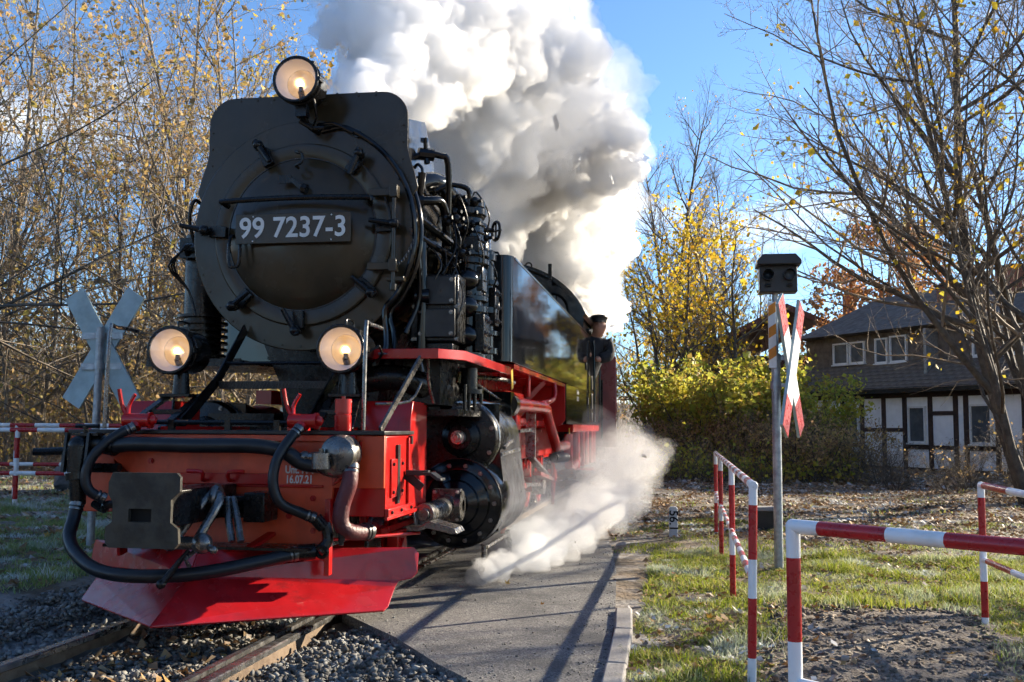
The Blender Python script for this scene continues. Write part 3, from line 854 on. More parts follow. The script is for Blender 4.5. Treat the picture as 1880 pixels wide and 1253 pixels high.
def lamp(c, r, L, label, handle=True):
    """round electric lamp facing -Y"""
    c = Vector(c)
    mb = MB()
    mb.lathe([(r * .93, 0), (r * .97, .005), (r * .97, -.10), (r * .93, -.12), (r * .93, -L * .8), (r * .70, -L * .95), (r * .2, -L), (0, -L)], c, AX, 40)
    body = mb.build('headlamp', 'black_paint', loco)
    if label: body['label'] = label
    mb = MB(); mb.torus(c + Vector((0, -.004, 0)), r * .965, r * .075, (0, 1, 0), 40, 10); mb.torus(c + Vector((0, .06, 0)), r * .98, r * .05, (0, 1, 0), 40, 8)
    mb.box(c + Vector((r, .03, 0)), (.03, .07, .03)); mb.box(c + Vector((r * .75, .03, r * .68)), (.02, .07, .03)); mb.build('lamp_rim', 'black_iron', body)
    mb = MB(); mb.lathe([(r * .92, .004), (r * .90, -.02), (r * .84, -.055), (r * .66, -.105), (r * .64, -.105)], c, AX, 36); mb.build('lamp_shroud', 'lamp_white', body)
    mb = MB(); mb.lathe([(r * .66, -.105), (r * .58, -.14), (r * .42, -.17), (r * .18, -.187), (0, -.19)], c, AX, 32); mb.build('reflector_bowl', 'reflector', body)
    mb = MB(); mb.ball(c + Vector((0, .10, .0)), .021, 14, 10); mb.build('bulb', 'bulb', body)
    mb = MB(); mb.cyl(c + Vector((0, .10, -.018)), c + Vector((0, .10, -.055)), .015, n=10); mb.cyl(c + Vector((0, .10, -.05)), c + Vector((0, .13, -r * .55)), .022, n=10); mb.build('bulb_socket', 'oily_steel', body)
    mb = MB(); mb.lathe([(r * .91, .012), (r * .6, .018), (0, .021)], c, AX, 32); mb.build('lens', 'clear_glass', body)
    if handle:
        mb = MB(); h = .045
        mb.tube([c + Vector((0, .10, r * .9)), c + Vector((0, .10, r + h * .8)), c + Vector((0, .13, r + h)), c + Vector((0, .21, r + h)), c + Vector((0, .24, r + h * .8)), c + Vector((0, .24, r * .9))], .006, 8, smooth=3)
        mb.build('carry_handle', 'black_iron', body)
    return body
tl = lamp((.035, 6.45, 3.45), .158, .27, 'lit round headlamp above the smokebox shield', False)
mb = MB(); mb.box((.05, 6.55, 3.26), (.075, .07, .09)); mb.tube([(.05, 6.55, 3.24), (.06, 6.62, 3.19), (.10, 6.78, 3.16)], .022, 8, smooth=3); mb.tube([(.14, 6.52, 3.33), (.15, 6.55, 3.22), (.10, 6.62, 3.17)], .008, 6, smooth=3)
mb.tube([(.02, 6.58, 3.20), (.10, 6.60, 3.15), (.16, 6.66, 3.17)], .016, 8); mb.build('lamp_bracket', 'black_iron', loco)
for s in (-1, 1):
    b_ = lamp((s * .555, 5.96, 1.575), .148, .36, 'lit round headlamp on the %s side above the buffer beam' % ('driver' if s > 0 else 'far'))
    mb = MB()
    mb.cyl((s * .555, 6.12, 1.44), (s * .555, 6.12, 1.30), .045, .055, 16)
    mb.box((s * .555, 6.14, 1.295), (.20, .22, .02))
    mb.bar((s * .62, 6.10, 1.30), (s * .70, 5.70, 1.085), .05, .022); mb.bar((s * .44, 6.16, 1.30), (s * .48, 5.74, 1.085), .05, .022)
    mb.bar((s * .45, 5.95, 1.19), (s * .66, 5.93, 1.19), .05, .03)
    mb.tube([(s * .70, 6.05, 1.56), (s * .76, 6.08, 1.60), (s * .76, 6.16, 1.56), (s * .71, 6.20, 1.50)], .009, 6)
    mb.tube([(s * .55 - .06, 6.2, 1.46), (s * .55 - .09, 6.2, 1.30), (s * .55 - .08, 6.15, 1.10)], .009, 6, smooth=3)
    mb.build('lamp_support', 'black_iron', loco, bevel=.003)

# front steps, struts, rods above the beam
mb = MB(); mb.bx(-.38, .38, 6.30, 6.52, 1.375, 1.39); mb.bx(-.38, .38, 6.285, 6.30, 1.345, 1.395)
step = mb.build('front_step', 'grey_black', loco, bevel=.003)
rb = MB()
for i in range(34):
    x = -.37 + i * .0225
    rb.bar((x, 6.283, 1.355), (x + .012, 6.283, 1.385), .004, .006, (0, 1, 0))
    for y in (6.34, 6.40, 6.46): rb.bar((x, y, 1.392), (x + .014, y + .014, 1.392), .006, .004)
rb.build('tread_pattern', 'grey_black', step)
for s in (-1, 1):
    mb = MB(); mb.bar((s * .395, 6.72, 1.78), (s * .395, 6.30, 1.40), .012, .075); mb.bar((s * .395, 6.30, 1.40), (s * .40, 5.78, 1.085), .012, .075)
    mb.build('step_stringer', 'black_paint', loco, bevel=.002)
mb = MB(); mb.tube([(-.40, 6.42, 1.52), (.42, 6.42, 1.52)], .012, 8); mb.build('cross_rod', 'black_iron', loco)
mb = MB(); mb.tube([(-.62, 5.62, 1.125), (.56, 5.62, 1.125)], .014, 8)
for x in (-.35, 0.0, .3): mb.box((x, 5.62, 1.11), (.035, .03, .06))
mb.build('cross_rod', 'black_iron', loco)
for s in (-1, 1):
    mb = MB(); mb.tube([(s * .80, 5.66, 1.085), (s * .80, 5.68, 1.66), (s * .80, 5.75, 1.70), (s * .80, 6.0, 1.70)], .0125, 8, smooth=3); mb.build('pilot_handrail', 'oily_steel', loco)
mb = MB()
mb.bar((.86, 5.80, 1.085), (1.0, 6.25, 1.57), .045, .014, (1, 0, 0)); mb.tube([(1.02, 6.45, 1.26), (1.0, 6.38, 1.40), (1.02, 6.3, 1.56)], .011, 8, smooth=3)
mb.tube([(.72, 6.2, 1.56), (.98, 6.24, 1.56), (1.0, 6.24, 1.45)], .010, 8)
mb.tube([(.80, 5.9, 1.24), (.95, 6.1, 1.26), (1.0, 6.2, 1.38)], .009, 6, smooth=3)
mb.build('stay_bar', 'oily_steel', loco)

# buffer beam
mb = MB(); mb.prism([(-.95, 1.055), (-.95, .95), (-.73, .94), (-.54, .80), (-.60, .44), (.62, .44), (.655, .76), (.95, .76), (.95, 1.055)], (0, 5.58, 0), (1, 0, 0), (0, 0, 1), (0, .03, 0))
beam = mb.build('buffer_beam', 'red_warm_cast', loco, bevel=.004)
mb = MB(); mb.bx(-.96, .96, 5.545, 6.20, 1.058, 1.080); tp = mb.build('beam_deck', 'grey_black', loco, bevel=.004)
mb = MB(); mb.bx(-.945, .70, 5.555, 5.578, 1.02, 1.055); mb.build('top_angle', 'red_warm_cast', beam, bevel=.003)
mb = MB(); mb.bx(-.28, .28, 5.545, 5.578, .775, .835); mb.bx(-.60, .60, 5.56, 5.578, .76, .775); mb.build('draw_plate', 'red_paint', beam, bevel=.003)
for s in (-1, 1):
    mb = MB()
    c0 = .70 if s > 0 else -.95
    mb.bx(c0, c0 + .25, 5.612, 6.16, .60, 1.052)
    mb.build('beam_box', 'red_paint' if s > 0 else 'red_warm_cast', loco, bevel=.006)  # sunlit box plain red, shaded box the red with painted-in warm reflection
    mb = MB(); mb.prism([(6.165, .56), (6.165, 1.15), (6.22, 1.265), (6.58, 1.265), (6.58, .56)], (s * .945, 0, 0), (0, 1, 0), (0, 0, 1), (-s * .30, 0, 0))
    mb.build('end_locker', 'red_paint', loco, bevel=.005)
mb = MB(); mb.bx(.951, .962, 5.70, 5.95, .70, .92); mb.bx(.952, .975, 5.60, 6.15, .60, .645); mb.bx(.951, .966, 6.06, 6.085, .62, 1.04); mb.bx(.951, .968, 5.60, 6.60, .58, .60)
sp = mb.build('side_plate', 'red_paint', loco, bevel=.003)
bolts(sp, [(.963, y, z) for y in (5.73, 5.92) for z in (.73, .89)] + [(.976, y, .622) for y in (5.66, 5.86, 6.08)], (1, 0, 0), .010, .012, 'black_iron', 'bolt', True)
mb = MB(); mb.bx(.951, .965, 5.82, 5.87, .66, 1.0); mb.bx(.951, .972, 6.1, 6.13, 1.0, 1.05); mb.build('side_strap', 'grey_black', loco)
mb = MB(); mb.lathe([(.046, 0), (.048, .005), (.048, .09), (.044, .093), (.044, .099), (.048, .102), (.048, .18), (.0, .18)], (.70, 5.60, 1.08), (0, 0, 1), 24); mb.cyl((.70, 5.60, 1.26), (.70, 5.60, 1.275), .012, n=8)
mb.build('sand_canister', 'red_paint', loco)
for s in (-1, 1):
    mb = MB(); mb.tube([(s * .08 - .01, 5.575, .80), (s * .08 - .01, 5.50, .80), (s * .08, 5.47, .845), (s * .17, 5.47, .85)], .012, 8, smooth=3); mb.build('lamp_iron', 'red_paint', beam)
mb = MB(); mb.prism([(.66, .77), (.66, .98), (.82, .98), (.82, 1.02), (.70, .80)], (0, 5.575, 0), (1, 0, 0), (0, 0, 1), (0, -.035, 0)); mb.bx(.64, .79, 5.53, 5.577, .98, 1.055); mb.bx(.63, .66, 5.52, 5.577, .28, .70)
mb.build('gusset', 'red_paint', beam, bevel=.003)
bolts(beam, [(.54, 5.58, .70), (.545, 5.58, .52), (-.45, 5.58, .90), (.40, 5.58, .60)], AX, .018, .02, 'red_paint')
lettering('overhaul_note', 'Unt. Mei', .060, 'plate_white', Matrix.Translation((.455, 5.577, .858)) @ FRONT @ Matrix.Diagonal((.80, 1, 1, 1)), beam, extrude=.0006, bold=.0016)
lettering('overhaul_date', '16.07.21', .064, 'plate_white', Matrix.Translation((.455, 5.577, .803)) @ FRONT @ Matrix.Diagonal((.74, 1, 1, 1)), beam, extrude=.0006, bold=.0016)

# centre buffer and screw coupling
mb = MB()
bp_ = [(-.185, .135), (-.165, .185), (.17, .185), (.19, .165), (.19, .095), (.145, .055), (.145, -.055), (.185, -.085), (.19, -.155), (.17, -.18), (-.175, -.18), (-.195, -.155), (-.195, -.08), (-.16, -.05), (-.16, .04), (-.185, .08)]
outer = [(x, .69 + z) for x, z in bp_]
slot = [(-.075, .635), (.04, .635), (.04, .695), (-.075, .695)]
for q in ([(-.16, .70)] + [(-.16, .73), (-.185, .77), (-.185, .825), (-.165, .875), (.17, .875), (.19, .855), (.19, .785), (.145, .745), (.145, .70)], [(-.16, .635), (-.16, .70), (-.075, .70), (-.075, .635)], [(.045, .635), (.045, .70), (.145, .70), (.145, .635)], [(-.16, .635), (.145, .635), (.185, .605), (.19, .535), (.17, .51), (-.175, .51), (-.195, .535), (-.195, .61)]):
    mb.prism(q, (0, 4.685, 0), (1, 0, 0), (0, 0, 1), (0, .024, 0))
import bmesh
buf = mb.build('buffer_plate', 'buffer_iron', loco)
b3 = bmesh.new(); b3.from_mesh(buf.data); bmesh.ops.remove_doubles(b3, verts=b3.verts, dist=.0005)
dup = {}
for f in b3.faces: dup.setdefault(tuple(sorted(v.index for v in f.verts)), []).append(f)
bmesh.ops.delete(b3, geom=[f for l in dup.values() if len(l) > 1 for f in l], context='FACES_ONLY')
b3.to_mesh(buf.data); b3.free()
mb = MB(); mb.bx(-.09, .06, 4.735, 4.745, .62, .715); mb.build('slot_shade_back', 'ink_black', buf, smooth=False)  # black sheet behind the opening, painting the shade inside the slot
mb = MB(); mb.bx(-.09, .09, 4.75, 5.56, .60, .78); mb.cyl((0, 4.75, .69), (0, 5.1, .69), .085, n=20); mb.build('buffer_shank', 'black_iron', loco, bevel=.006)
mb = MB(); mb.bx(-.30, .30, 5.40, 5.57, .60, .72); mb.bx(-.34, -.24, 5.36, 5.56, .58, .74); mb.bx(.22, .34, 5.36, 5.56, .58, .74); mb.bx(.12, .2, 5.30, 5.57, .62, .70)
bg_ = mb.build('drawgear_frame', 'black_iron', loco, bevel=.006)
bolts(bg_, [(x, 5.36, z) for x in (-.31, -.27, .25, .31) for z in (.60, .71)], AX, .014, .018)
mb = MB()
H = Vector((.13, 5.22, .74))
mb.tube([(.13, 5.45, .68), (.13, 5.30, .70), (.13, 5.22, .77), (.13, 5.17, .72), (.13, 5.20, .665)], [.03, .028, .026, .022, .014], 10, smooth=4)
for dx in (-.045, .045):
    mb.tube([(.13 + dx * .55, 5.20, .745), (.13 + dx, 5.15, .70), (.06 + dx * 1.3, 5.05, .53), (.05 + dx * 1.4, 5.03, .50)], [.020, .023, .024, .026], 10, smooth=3)
mb.tube([(.13 - .025, 5.20, .745), (.13, 5.19, .765), (.13 + .025, 5.20, .745)], .016, 10)
mb.tube([(-.03, 5.03, .50), (.135, 5.03, .50)], .034, 12); mb.ball((.145, 5.03, .50), .055, 12, 8); mb.ball((-.03, 5.03, .50), .045, 12, 8)
mb.tube([(.145, 5.03, .5), (.21, 5.01, .475)], [.022, .017], 8); mb.ball((.22, 5.01, .47), .022, 8, 6)
mb.tube([(.10, 5.08, .47), (.07, 5.0, .42), (.08, 5.03, .38)], .012, 8); 
for dx in (.09, .14): mb.tube([(.13 + dx * .6, 5.24, .72), (.13 + dx, 5.18, .60), (.13 + dx + .04, 5.14, .50)], .020, 8)
mb.build('screw_coupling', 'oily_steel', loco)
mb = MB(); mb.tube([(.06, 5.06, .46), (.02, 5.03, .40), (-.04, 4.98, .30)], [.012, .014, .02], 10); mb.ball((-.045, 4.975, .295), .026, 8, 6); mb.build('coupling_lever', 'black_iron', loco)

# hoses and cocks across the beam
def hose(name, pts, r, mat='rubber', sm=6, clamps=True):
    mb = MB(); mb.tube(pts, r, 14, smooth=sm); o = mb.build(name, mat, loco)
    if clamps:
        for a, b in ((0, 1), (-1, -2)):
            mb = MB(); p, q = Vector(pts[a]), Vector(pts[b]); d = (q - p).normalized()
            mb.tube([p + d * .005, p + d * .03], r * 1.15, 14); mb.tube([p + d * .04, p + d * .052], r * 1.13, 14)
            mb.build('hose_clip', 'oily_steel', o)
    return o
hose('heating_hose', [(-.60, 5.42, .985), (-.45, 5.40, 1.0), (-.1, 5.40, .995), (.25, 5.41, .995), (.42, 5.43, .965), (.52, 5.46, .90), (.66, 5.48, .885)], .042, sm=6, clamps=False)
hose('brake_hose', [(-.765, 5.36, .68), (-.77, 5.33, .58), (-.74, 5.25, .49), (-.62, 5.14, .41), (-.42, 5.03, .345), (-.18, 5.02, .325), (.10, 5.12, .335), (.36, 5.30, .38), (.52, 5.42, .415)], .036)
hose('air_hose', [(-.49, 5.46, 1.10), (-.58, 5.40, 1.04), (-.665, 5.34, .94), (-.70, 5.32, .83), (-.68, 5.33, .74), (-.61, 5.38, .69)], .029)
hose('air_hose', [(.50, 5.46, 1.10), (.46, 5.40, 1.03), (.415, 5.34, .92), (.405, 5.32, .80), (.44, 5.34, .69), (.52, 5.42, .635), (.60, 5.46, .60)], .029)
hose('steam_hose', [(.79, 5.46, .90), (.80, 5.43, .80), (.765, 5.42, .68), (.76, 5.42, .58), (.80, 5.46, .53), (.87, 5.6, .52)], .045, 'dark_red_hose')
mb = MB(); mb.tube([(.60, 5.46, .60), (.64, 5.48, .55)], .036, 12); mb.tube([(.52, 5.42, .415), (.60, 5.46, .42)], .044, 12); mb.torus((.645, 5.44, .42), .03, .012, (0, 1, 0.2), 16, 6)
mb.tube([(.64, 5.5, .57), (.66, 5.5, .48), (.62, 5.47, .42)], .03, 10, smooth=3); mb.tube([(.76, 5.42, .56), (.765, 5.42, .50), (.765, 5.41, .46)], [.03, .02, .012], 10)
mb.build('hose_coupling', 'black_iron', loco)
for s, c in ((-1, (-.50, 5.50, 1.135)), (1, (.50, 5.50, 1.135))):
    c = Vector(c); mb = MB()
    mb.tube([c + Vector((-.08, 0, 0)), c + Vector((.075, 0, 0))], .040, 14); mb.tube([c + Vector((.07, 0, 0)), c + Vector((.085, 0, 0))], .048, 14); mb.ball(c + Vector((.09, 0, 0)), .03, 10, 8)
    mb.tube([c, c + Vector((0, -.03, -.045))], .034, 12)
    mb.tube([c + Vector((-.07, 0, .03)), c + Vector((-.10, 0, .09)), c + Vector((-.115, -.01, .18))], [.014, .012, .012], 8, smooth=3)
    mb.tube([c + Vector((-.06, .0, .03)), c + Vector((-.06, .01, .09)), c + Vector((-.025, .01, .15))], [.012, .011, .010], 8, smooth=3)
    mb.build('air_cock', 'red_paint', loco)
mb = MB()
mb.tube([(-.78, 5.36, .98), (-.775, 5.36, .84)], .058, 16); mb.tube([(-.775, 5.36, .84), (-.77, 5.36, .80)], .066, 16); mb.tube([(-.77, 5.36, .80), (-.765, 5.36, .66)], [.048, .042], 14)
mb.tube([(-.79, 5.37, .97), (-.72, 5.42, 1.0), (-.58, 5.42, .985)], .055, 14, smooth=3); mb.ball((-.78, 5.37, .985), .062, 12, 8)
mb.tube([(-.76, 5.40, 1.0), (-.76, 5.40, 1.10)], .016, 8); mb.tube([(-.82, 5.40, 1.10), (-.68, 5.40, 1.10)], .012, 8); mb.tube([(-.80, 5.42, 1.04), (-.70, 5.42, 1.04)], .026, 8)
for x in (-.845, -.71): mb.bar((x, 5.33, .84), (x, 5.36, 1.06), .016, .03)
mb.bx(-.86, -.66, 5.36, 5.56, 1.045, 1.06)
mb.tube([(-.84, 5.36, .96), (-.95, 5.30, .955), (-1.0, 5.28, .955)], .022, 8)
mb.build('heating_valve', 'black_iron', loco)
mb = MB(); mb.tube([(-.72, 5.45, .66), (-.64, 5.42, .63), (-.60, 5.38, .66), (-.5, 5.4, .67)], .024, 8, smooth=3); mb.build('steam_heat_pipe', 'black_iron', loco); mb = MB(); mb.tube([(-.80, 5.5, .86), (-.60, 5.5, .86)], .028, 10); mb.build('steam_heat_stub', 'black_iron', loco)
mb = MB()
mb.lathe([(0, .09), (.055, .085), (.095, .06), (.105, .03), (.105, -.06), (.08, -.09), (0, -.09)], (.735, 5.46, .955), AX, 28)
mb.tube([(.63, 5.46, .94), (.54, 5.46, .935)], [.03, .024], 10); mb.ball((.53, 5.46, .935), .034, 10, 8)
mb.cyl((.66, 5.36, .96), (.66, 5.36, .875), .052, n=18); mb.cyl((.66, 5.36, .96), (.66, 5.36, .985), .014, n=8)
mb.tube([(.62, 5.47, .90), (.70, 5.45, .87), (.80, 5.46, .89)], .05, 12, smooth=3)
mb.build('steam_trap', 'oily_steel', loco)

# snow plough, two facets a side
for s in (-1, 1):
    mb = MB()
    T0, R0, A0 = (0, 5.30, .435), (0, 5.20, .300), (0, 4.80, .112)
    T1, T2 = (s * 1.02, 5.99, .392), (s * 1.045, 6.01, .355)
    N1, N2 = (s * 1.045, 5.98, .245), (s * 1.02, 5.955, .215)
    N3, N4 = (s * .955, 5.91, .205), (s * .94, 5.88, .175)
    B1, B2 = (s * .94, 5.74, .085), (s * .925, 5.70, .066)
    mb.v = [T0, R0, A0, T1, T2, N1, N2, N3, N4, B1, B2]
    mb.f = [(0, 1, 8, 7, 6, 5, 4, 3), (1, 2, 10, 9, 8)]; mb.mi = [0, 0]
    o = mb.build('plough_blade', 'plough_red', loco, smooth=False)
    sd = o.modifiers.new('sheet', 'SOLIDIFY'); sd.thickness = .014; sd.offset = 0
    bv = o.modifiers.new('edge', 'BEVEL'); bv.width = .003; bv.segments = 1
for s in (-1, 1):
    mb = MB(); mb.bar((s * .62, 5.56, .60), (s * .62, 5.60, .36), .02, .08, (0, 1, 0)); mb.build('plough_bracket', 'red_paint', loco)
    mb = MB(); mb.bar((s * .25, 5.40, .44), (s * .30, 5.58, .50), .05, .02); mb.build('plough_bracket', 'red_paint', loco)
mb = MB(); mb.tube([(.60, 5.6, .465), (1.0, 6.2, .455)], .010, 8)
mb.build('guard_rod', 'red_paint', loco)
mb = MB(); mb.bx(-.60, .60, 5.35, 5.58, .43, .445); mb.bx(-.55, .55, 5.62, 6.4, .40, .55); mb.build('plough_deck', 'black_iron', loco)

# leading wheels, frames, side steps
def wheel(x, y, r, spokes, name, w=.11, mat='red_paint', counter=True):
    s = 1 if x > 0 else -1
    mb = MB(); mb.lathe([(r * .90, -.05), (r, -.05), (r * 1.0, .03), (r * 1.05, .035), (r * 1.05, .055), (r * .90, .055)], (x, y, r), (-s, 0, 0), 40, closed=True)
    t = mb.build(name, 'oily_steel', loco)
    mb = MB(); mb.lathe([(r * .90, -.045), (r * .90, .05), (r * .80, .04), (r * .80, -.035)], (x, y, r), (-s, 0, 0), 40, closed=True); mb.cyl((x - s * .05, y, r), (x + s * .065, y, r), r * .22, n=18); mb.cyl((x, y, r), (x + s * .08, y, r), r * .12, n=12)
    for k in range(spokes):
        a = 2 * PI * k / spokes
        mb.bar((x, y + r * .18 * math.cos(a), r + r * .18 * math.sin(a)), (x, y + r * .83 * math.cos(a), r + r * .83 * math.sin(a)), .05, r * .11 if spokes > 8 else r * .2, (1, 0, 0))
    if counter:
        mb.prism([(r * .84 * math.cos(a), r * .84 * math.sin(a)) for a in np.linspace(.6, 2.5, 9)], (x + s * .005, y, r), (0, 1, 0), (0, 0, 1), (s * .03, 0, 0))
    mb.build('wheel_centre', mat, t)
    return t
for s in (-1, 1):
    wheel(s * .54, 7.02, .275, 9, 'leading_wheel', counter=False)
    for k in range(5): wheel(s * .54, 9.95 + k * 1.2, .50, 12, 'driving_wheel')
    wheel(s * .54, 16.6, .275, 9, 'trailing_wheel', counter=False)
mb = MB(); mb.cyl((-.6, 7.02, .275), (.6, 7.02, .275), .06, n=14); mb.box((.63, 7.02, .29), (.08, .22, .20)); mb.bx(.60, .66, 6.55, 7.5, .40, .44); mb.cyl((.66, 7.02, .28), (.69, 7.02, .28), .055, n=14); mb.build('pony_truck', 'red_paint', loco, bevel=.004)
for s in (-1, 1):
    mb = MB(); mb.bx(s * .36, s * .42, 5.62, 17.4, .62, 1.10); mb.build('main_frame', 'red_paint', loco)
mb = MB(); mb.prism([(-.34, 1.1), (.34, 1.1), (.40, 1.45), (.58, 1.85), (-.58, 1.85), (-.40, 1.45)], (0, 7.35, 0), (1, 0, 0), (0, 0, 1), (0, 1.1, 0)); mb.build('saddle', 'black_iron', loco)
mb = MB(); mb.bx(-.36, .36, 6.45, 6.55, .60, 1.02); mb.bx(-.45, .45, 6.75, 8.6, .55, 1.10); mb.tube([(-.3, 6.44, .95), (.3, 6.44, .95)], .03, 8); mb.build('frame_stretcher', 'black_iron', loco)
mb = MB()
mb.bar((.96, 6.02, .83), (1.10, 6.03, .83), .05, .03, (0, 0, 1)); mb.prism([(0, 0), (.06, 0), (.10, -.03), (.12, -.035), (.12, -.05), (.09, -.045), (.05, -.015), (0, -.015)], (1.07, 5.95, .835), (1, 0, 0), (0, 0, 1), (0, .12, 0)); mb.bar((.955, 6.02, .82), (1.06, 6.02, .74), .05, .012, (0, 1, 0))
mb.build('foot_step', 'grey_black', loco, bevel=.003)
mb = MB(); mb.prism([(0, .03), (.09, .03), (.14, .06), (.30, .02), (.32, -.01), (.28, -.012), (.13, .02), (.08, 0), (0, 0)], (.93, 6.15, .47), (1, 0, 0), (0, 0, 1), (0, .22, 0)); mb.bar((.95, 6.25, .60), (.97, 6.25, .48), .05, .014, (1, 0, 0)); mb.build('foot_step', 'oily_steel', loco, bevel=.003)

# cylinders and valve chests
XC = 1.0
for s in (-1, 1):
    x = s * XC; mb = MB()
    hull = []
    for a in np.linspace(0, PI, 15): hull.append((s * .25 * math.cos(a), 1.03 + .25 * math.sin(a)))
    for a in np.linspace(PI + .08, 2 * PI - .08, 17): hull.append((s * .315 * math.cos(a), .55 + .315 * math.sin(a)))
    mb.prism(hull, (x, 7.56, 0), (1, 0, 0), (0, 0, 1), (0, 1.02, 0))
    blk = mb.build('cylinder_casing', 'casing_steel', loco, bevel=.008)
    mb = MB(); mb.prism([(a * 1.015, 0.8 + (b - 0.8) * 1.015) for a, b in hull], (x, 7.535, 0), (1, 0, 0), (0, 0, 1), (0, .024, 0)); mb.bx(x - .28, x + .26, 7.54, 7.556, .34, 1.28); mb.build('cylinder_end_plate', 'black_paint', loco)
    mb = MB(); mb.bx(s * .45, s * .98, 7.4, 8.5, .45, 1.2); mb.build('cylinder_saddle', 'black_iron', loco)
    mb = MB()
    mb.lathe([(.27, -.5), (.27, -.02), (.262, .0), (.255, .01), (.215, .015), (.15, .03), (.14, .055), (.09, .08), (.085, .10), (0, .10)], (x, 7.44, 1.03), AX, 40)
    vc = mb.build('valve_chest_cover', 'black_iron', loco)
    bolts(vc, [(x + .235 * math.cos(a), 7.43, 1.03 + .235 * math.sin(a)) for a in np.linspace(0, 2 * PI, 9)[:-1] + .3], AX, .018, .026, 'oily_steel')
    mb = MB(); mb.tube([(x, 7.36, 1.03), (x, 7.27, 1.03)], .05, 16); mb.tube([(x, 7.29, 1.03), (x, 7.22, 1.03)], .036, 12); mb.tube([(x, 7.24, 1.03), (x, 7.19, 1.03)], .022, 8); mb.build('spindle_gland', 'steel', vc)
    mb = MB(); mb.lathe([(.268, -.04), (.276, -.035), (.276, -.008), (.268, 0)], (x, 7.50, 1.03), AX, 40); mb.build('chest_ring', 'steel', vc)
    mb = MB()
    mb.lathe([(.325, -.4), (.325, -.03), (.315, -.005), (.305, .0), (.24, .01), (.23, .03), (.17, .05), (.16, .08), (.10, .10), (.10, .13), (0, .13)], (x, 7.30, .56), AX, 40)
    cc = mb.build('cylinder_cover', 'black_paint', loco)
    bolts(cc, [(x + .272 * math.cos(a), 7.292, .56 + .272 * math.sin(a)) for a in np.linspace(0, 2 * PI, 15)[:-1]], AX, .017, .026, 'oily_steel')
    mb = MB(); mb.torus((x, 7.31, .56), .32, .007, (0, 1, 0), 44, 6); mb.build('cover_rim', 'black_iron', cc)
    mb = MB(); mb.cyl((x, 7.20, .56), (x, 6.90, .56), .082, n=20); mb.bx(x - .10, x + .10, 6.93, 7.0, .46, .68); mb.cyl((x, 6.95, .56), (x, 6.30, .56), .066, n=20); mb.cyl((x, 6.30, .56), (x, 6.27, .56), .04, n=16)
    tr = mb.build('tail_rod_guide', 'oily_steel', loco, bevel=.004)
    mb = MB(); mb.lathe([(.10, -.02), (.10, .02), (.04, .025)], (x + s * .09, 6.96, .57), (s, 0, 0), 20); mb.build('guide_flange', 'oily_steel', tr)
    bolts(tr, [(x + dx, 6.93, z) for dx in (-.08, .08) for z in (.48, .66)], AX, .014, .022, 'steel')
    mb = MB(); mb.tube([(x + s * .28, 7.65, .95), (x + s * .27, 7.9, .98), (x + s * .26, 8.2, 1.0)], .014, 8); mb.tube([(x + s * .26, 7.6, .90), (x + s * .26, 8.5, .92)], .018, 8)
    mb.build('lubricator_line', 'oily_steel', loco); mb = MB(); mb.tube([(x + s * .2, 7.35, .24), (x + s * .2, 8.4, .24)], .02, 8); mb.tube([(x + s * .2, 7.3, .27), (x + s * .2, 7.3, .14), (x + s * .22, 7.1, .12)], .022, 8); mb.tube([(x + s * .2, 8.3, .27), (x + s * .22, 8.35, .14), (x + s * .25, 8.5, .12)], .022, 8)
    mb.build('drain_cock', 'oily_steel', loco)

